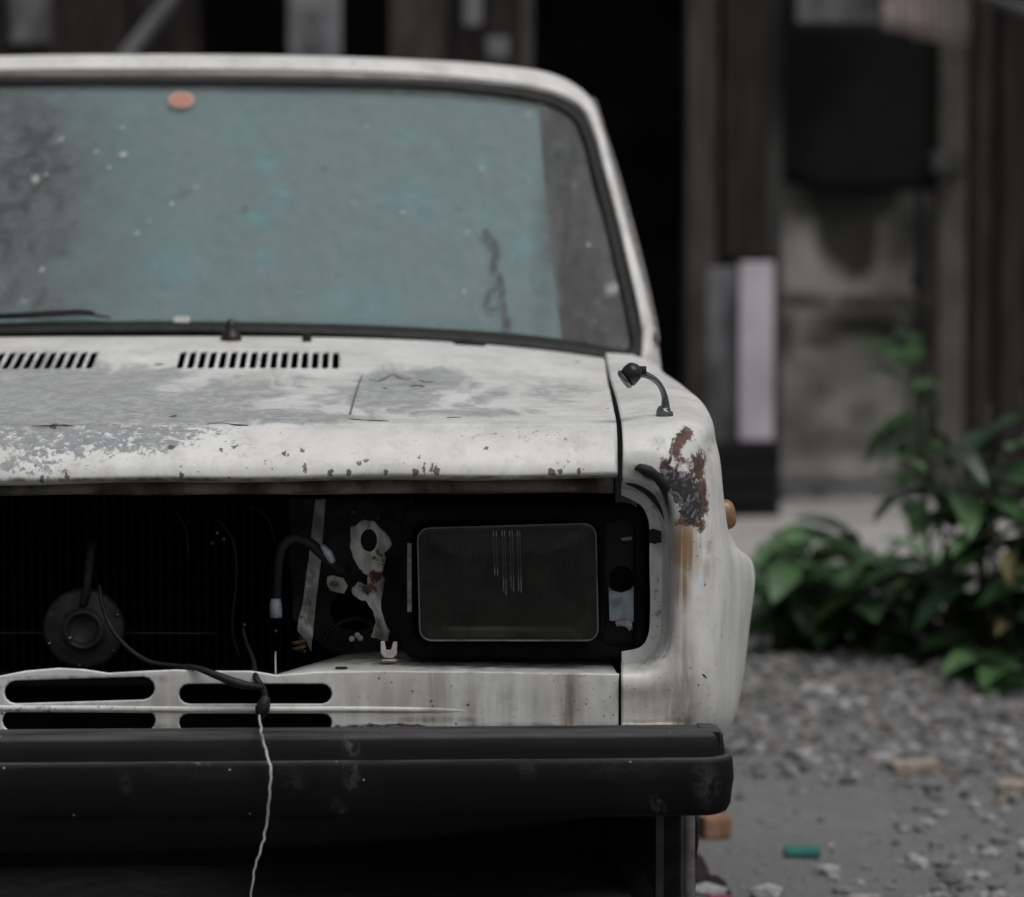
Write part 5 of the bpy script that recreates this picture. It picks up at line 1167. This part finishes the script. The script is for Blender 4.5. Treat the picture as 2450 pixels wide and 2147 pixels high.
def plant(name, base, height, spread, nst, lps, label, kinds, lean=(0, 0), cat='plant', scale=1.0):
    e = empty(name, tuple(base)); setp(e, label, cat)
    for s in range(nst):
        a = random.uniform(0, 2 * math.pi); r = spread * random.uniform(0.2, 1.0) ; hgt = height * random.uniform(0.55, 1.0)
        tip = np.array((r * math.cos(a) + lean[0] * hgt, r * math.sin(a) * 0.8 + lean[1], hgt)); b0 = np.array((0.25 * r * math.cos(a), 0.25 * r * math.sin(a), -0.02))
        mid = (b0 + tip) / 2 + np.array((0.05 * random.uniform(-1, 1), 0.05 * random.uniform(-1, 1), 0.06 * hgt))
        P = cr(np.array([b0, mid, tip]), 5)
        tube('stem', P, [0.007, 0.005, 0.003], M_stem, e, 6, 1)
        lps_ = lps + 2
        for k in range(lps_):
            t = 0.25 + 0.75 * (k + random.random()) / lps_; p = P[min(len(P) - 1, int(t * (len(P) - 1)))]
            o = bpy.data.objects.new('leaf', LM[random.choice(kinds)]); COL.objects.link(o); o.parent = e
            o.location = tuple(p); sc = random.uniform(0.55, 1.15) * scale * LEAF_S; o.scale = (sc, sc, sc)
            o.rotation_euler = (random.uniform(-0.5, 0.75), random.uniform(-0.5, 0.5), random.uniform(0, 2 * math.pi))
    return e
def gp(px, py): return ground_pt(px, py, 0.0)
plant('leafy_plant', gp(1850, 1575), 0.31, 0.17, 9, 4, 'low green plant with light leaves right beside the car body', [0, 0, 1, 2], scale=0.9)
plant('leafy_plant', gp(2005, 1600), 0.36, 0.18, 8, 5, 'broad dark-leaved plant in the middle of the gravel edge', [3, 0, 0, 4, 1, 2], scale=1.05)
plant('leafy_plant', gp(1945, 1520), 0.25, 0.15, 6, 4, 'green plant half hidden behind the middle broad-leaved plant', [0, 2, 3])
plant('leafy_plant', gp(2190, 1620), 0.34, 0.18, 8, 5, 'dark green plant between the middle plant and the tall shrub', [3, 4, 0, 0, 2], scale=1.05)
plant('shrub', gp(2330, 1650), 0.66, 0.26, 10, 4, 'tall dark leafy shrub in front of the timber post', [3, 4, 4, 3, 0, 3, 4], cat='shrub', scale=1.0)
plant('shrub', gp(2440, 1665), 0.72, 0.22, 8, 4, 'shrub with yellowing leaves at the right edge', [3, 5, 4, 0, 3], cat='shrub')
plant('leafy_plant', gp(2400, 1690), 0.14, 0.18, 4, 3, 'small pale leaves sprawling at the foot of the right shrub', [1, 0, 0], scale=0.9)
tall = plant('sapling', gp(2225, 1500), 0.93, 0.05, 3, 7, 'tall thin sapling with bright leaf tips beside the wall', [2, 0, 0, 1], lean=(-0.10, 0.0), cat='sapling', scale=0.85)

# ------------------------------------------------------------------ gravel, stones and litter
def stone_verts(r, rngl):
    bm = bmesh.new(); bmesh.ops.create_icosphere(bm, subdivisions=1, radius=1)
    v = np.array([q.co for q in bm.verts]); f = [tuple(q.index for q in fc.verts) for fc in bm.faces]; bm.free()
    return v, f
bv, bf = stone_verts(1, None); bf = np.array(bf)
def stones_mesh(N, region, rmin, rmax, name, mat, dens=None):
    V, Fc, C = [], [], []
    k = 0
    while k < N:
        x = rng.uniform(region[0], region[1]); y = rng.uniform(region[2], region[3])
        if dens is not None and rng.random() > dens(x, y): continue
        r = rmin * (rmax / rmin) ** (rng.random() ** 2.2)
        a = rng.uniform(0, 6.28); sc = np.array((rng.uniform(0.8, 1.4), rng.uniform(0.7, 1.1), rng.uniform(0.45, 0.8))) * r
        v = bv * (1 + rng.uniform(-0.22, 0.22, (len(bv), 1))) * sc
        ca, sa_ = math.cos(a), math.sin(a); v = np.stack([v[:, 0] * ca - v[:, 1] * sa_, v[:, 0] * sa_ + v[:, 1] * ca, v[:, 2]], 1)
        v += (x, y, float(gh(np.array(x), np.array(y))) + r * 0.25)
        V.append(v); Fc.append(bf + k * len(bv)); C.append(np.full(len(bv), rng.random())); k += 1
    V = np.concatenate(V); Fc = np.concatenate(Fc)
    me = bpy.data.meshes.new(name); me.from_pydata(V.tolist(), [], Fc.tolist()); me.update()
    at_ = me.attributes.new('tone', 'FLOAT', 'POINT'); at_.data.foreach_set('value', np.concatenate(C).astype(np.float32))
    return link(name, me, mat)
def gravel_material():
    t = NT('mixed_gravel'); a = t.at('tone'); n_ = t.noise(60, 5, 0.6)
    r = t.n('ShaderNodeValToRGB'); t.t.links.new(a, r.inputs[0]); cr_ = r.color_ramp; cr_.interpolation = 'CONSTANT'
    cols = [(0.0, (0.10, 0.10, 0.10)), (0.18, (0.20, 0.195, 0.19)), (0.4, (0.155, 0.15, 0.145)), (0.55, (0.31, 0.305, 0.30)), (0.7, (0.23, 0.19, 0.165)), (0.8, (0.35, 0.352, 0.355)), (0.92, (0.21, 0.24, 0.25)), (0.95, (0.44, 0.44, 0.445))]
    cr_.elements[0].position = 0; cr_.elements[0].color = (*cols[0][1], 1); cr_.elements[1].position = cols[1][0]; cr_.elements[1].color = (*cols[1][1], 1)
    for p, c in cols[2:]:
        e = cr_.elements.new(p); e.color = (*c, 1)
    c = t.mix(t.math('MULTIPLY', n_, 0.35), r.outputs[0], (0.12, 0.118, 0.115))
    t.bsdf(c, 0.9, 0, t.bump(n_, 0.3, 0.005), 0.2); return t.m
M_gravel = gravel_material()
def dens(x, y):
    d = 0.16 + 0.9 * math.exp(-((y - 3.0) / 0.75) ** 2) + 0.35 * math.exp(-((y - 1.2) / 0.5) ** 2) * (x > 1.25)
    d *= 1 - 0.85 * math.exp(-((x - 1.05) / 0.45) ** 2 - ((y - 1.9) / 0.55) ** 2)
    return min(1.0, d)
gv = stones_mesh(17000, (0.6, 3.2, 0.9, 5.6), 0.003, 0.021, 'gravel', M_gravel, dens)
setp(gv, 'loose mixed grey gravel on the ground beside the car', 'gravel', kind='stuff')
# single larger stones
stone_me = []
for k in range(5):
    v = bv * (1 + rng.uniform(-0.25, 0.25, (len(bv), 1))) * (1.2, 0.9, 0.65)
    me = bpy.data.meshes.new('stone'); me.from_pydata(v.tolist(), [], bf.tolist()); me.update()
    me.materials.append(simple('stone_%d' % k, [(0.34, 0.34, 0.34), (0.22, 0.215, 0.21), (0.34, 0.34, 0.345), (0.26, 0.23, 0.20), (0.13, 0.13, 0.13)][k], 0.9, 0, 0.35, 2.5, 0.4, 0.2)); stone_me.append(me)
spots = [(1870, 1695, 30, 2), (2035, 1704, 22, 2), (2085, 1680, 30, 0), (1815, 1640, 30, 4), (1830, 1690, 34, 1), (2110, 1650, 40, 1), (2150, 1650, 34, 0), (2260, 1830, 30, 0), (2335, 1850, 24, 4), (2370, 1890, 20, 2), (2080, 1830, 22, 0),
         (2395, 1925, 28, 3), (2360, 1955, 24, 4), (2410, 1975, 22, 1), (2195, 2062, 16, 4), (2240, 2060, 24, 0), (2140, 2092, 18, 4), (2255, 2125, 34, 2), (2170, 2128, 18, 0), (2395, 2120, 26, 0), (2440, 2080, 26, 4), (1880, 1790, 24, 1), (1990, 1875, 18, 1), (2010, 1740, 24, 0), (2230, 1740, 30, 1), (2330, 1720, 30, 0), (2420, 1720, 34, 1), (2300, 1780, 22, 3), (1955, 1770, 20, 3), (2190, 1930, 16, 3), (2310, 2000, 20, 4), (2250, 1985, 14, 0), (1860, 1880, 14, 4), (1905, 1950, 18, 4)]
LMK = [('small teal scrap', 1920, 2030), ('pale wood piece', 2185, 1850), ('wood piece at the right edge', 2430, 1885), ('bumper end', 1770, 1850), ('right shrub', 2350, 1650), ('middle broad-leaved plant', 2005, 1600), ('bottom right corner', 2440, 2140)]
STL = {}
for x, y, r, k in spots:
    p = gp(x, y); rr = r / F * np.linalg.norm(p - CAM) * 0.45
    o = bpy.data.objects.new('stone', stone_me[k]); COL.objects.link(o); o.scale = (rr, rr, rr); o.rotation_euler = (0, 0, random.uniform(0, 6.28))
    o.location = (p[0], p[1], float(gh(p[0], p[1])) + rr * 0.35)
    tone = ['pale grey', 'mid grey', 'whitish', 'brownish', 'dark'][k]
    lm, lx, ly = min(LMK, key=lambda q: math.hypot((q[1] - x), 1.6 * (q[2] - y)))
    dx, dy = x - lx, y - ly
    side = ('right of' if dx > 0 else 'left of') if abs(dx) > 1.6 * abs(dy) else ('in front of' if dy > 0 else 'behind')
    lab = '%s stone in the gravel %s the %s' % (tone, side, lm)
    STL.setdefault(lab, []).append(o); setp(o, lab, 'stone', 'loose stones in the gravel')
for lab, os_ in STL.items():
    if len(os_) > 1:
        os_.sort(key=lambda q: -q.location.y)
        words = ['farthest', 'nearest'] if len(os_) == 2 else (['farthest', 'middle', 'nearest'] if len(os_) == 3 else ['farthest', 'second farthest', 'second nearest', 'nearest'])
        for wd, o in zip(words, os_): o['label'] = lab.replace(' stone in', ' stone,').replace(' the gravel', ' %s of its kind' % wd, 1)
def chunk(name, x0, y0, x1, y1, hgt, mat, label, cat, rot=0.0, b=0.006):
    a = gp(x0, y1); c = gp(x1, y1); wdt = c[0] - a[0]; dpt = abs(gp(x0, y0)[1] - a[1]) * 0.5
    o = bevel_box(name, (-wdt / 2, -dpt / 2, 0), (wdt / 2, dpt / 2, hgt), mat, None, b, 2)
    for q in o.data.vertices: q.co.x += random.uniform(-1, 1) * wdt * 0.03; q.co.z += random.uniform(-1, 1) * hgt * 0.1
    m_ = (np.array(a) + c) / 2; o.location = (m_[0], m_[1], float(gh(m_[0], m_[1]))); o.rotation_euler = (0, 0, rot); setp(o, label, cat); return o
M_brick = simple('orange_brick', (0.30, 0.17, 0.115), 0.9, 0, 0.3, 30, 0.3, 0.2)
M_tealp = simple('teal_plastic', (0.035, 0.19, 0.165), 0.5, 0, 0.3, 30, 0.1)
M_pink = simple('dark_cloth', (0.025, 0.018, 0.02), 0.8, 0, 0.4, 30, 0.3, 0.2)
M_mag = simple('magenta_cloth', (0.30, 0.045, 0.12), 0.7, 0, 0.4, 40, 0.2, 0.3)
M_plank = simple('pale_wood_scrap', (0.36, 0.31, 0.26), 0.85, 0, 0.4, 30, 0.3, 0.2)
chunk('brick', 1668, 1965, 1735, 2010, 0.035, M_brick, 'orange brick fragment on the ground behind the bumper end', 'brick', 0.2)
chunk('plastic_scrap', 1880, 2015, 1962, 2045, 0.012, M_tealp, 'small teal plastic scrap lying on the grey ground', 'scrap', -0.08, 0.003)
chunk('wood_scrap', 2130, 1835, 2245, 1862, 0.02, M_plank, 'pale flat piece of wood lying in the gravel', 'wood scrap', 0.12, 0.004)
chunk('wood_scrap', 2390, 1870, 2500, 1900, 0.02, M_plank, 'pale wood piece in the gravel at the right edge', 'wood scrap', -0.15, 0.004)
rg = empty('rag', tuple(gp(1700, 2120))); setp(rg, 'crumpled dark rag with magenta edge beside the front wheel', 'rag')
def rag_part(name, x0, x1, y0, y1, mat, zoff):
    Gq = np.zeros((14, 22, 3))
    for i in range(14):
        for j in range(22):
            s, t = j / 21, i / 13; p = ground_pt(x0 + (x1 - x0) * s, y1 + 10, 0.0)
            Gq[i, j] = (p[0], p[1] + 0.12 * t, zoff + 0.075 * math.sin(math.pi * min(1, t * 1.2)) * (1 - 0.75 * s) * (0.75 + 0.25 * math.sin(5 * s + 3 * t)) + 0.006 * math.sin(13 * s + 9 * t))
    o = sheet(name, Gq, mat, rg, 0.006); o.matrix_parent_inverse = Matrix.Translation(-Vector(rg.location)); return o
rag_part('cloth', 1662, 1745, 2090, 2140, M_pink, 0.004)
mg = tube('hem', [ground_pt(1700, 2150, 0.085) , ground_pt(1716, 2150, 0.068), ground_pt(1735, 2150, 0.055), ground_pt(1745, 2150, 0.035)], 0.006, M_mag, rg, 6, 3); mg.matrix_parent_inverse = Matrix.Translation(-Vector(rg.location))
for (x, y, r) in ((1690, 2150, 44), (1838, 2150, 40)):
    p = gp(x, y); rr = r / F * np.linalg.norm(p - CAM)
    o = bpy.data.objects.new('stone', stone_me[2]); COL.objects.link(o); o.scale = (rr, rr, rr); o.location = (p[0], p[1], rr * 0.3); o.rotation_euler = (0.2, 0, x)
    setp(o, 'large whitish stone at the bottom edge, ' + ('touching the dark rag' if x < 1750 else 'to the right of the dark rag'), 'stone')
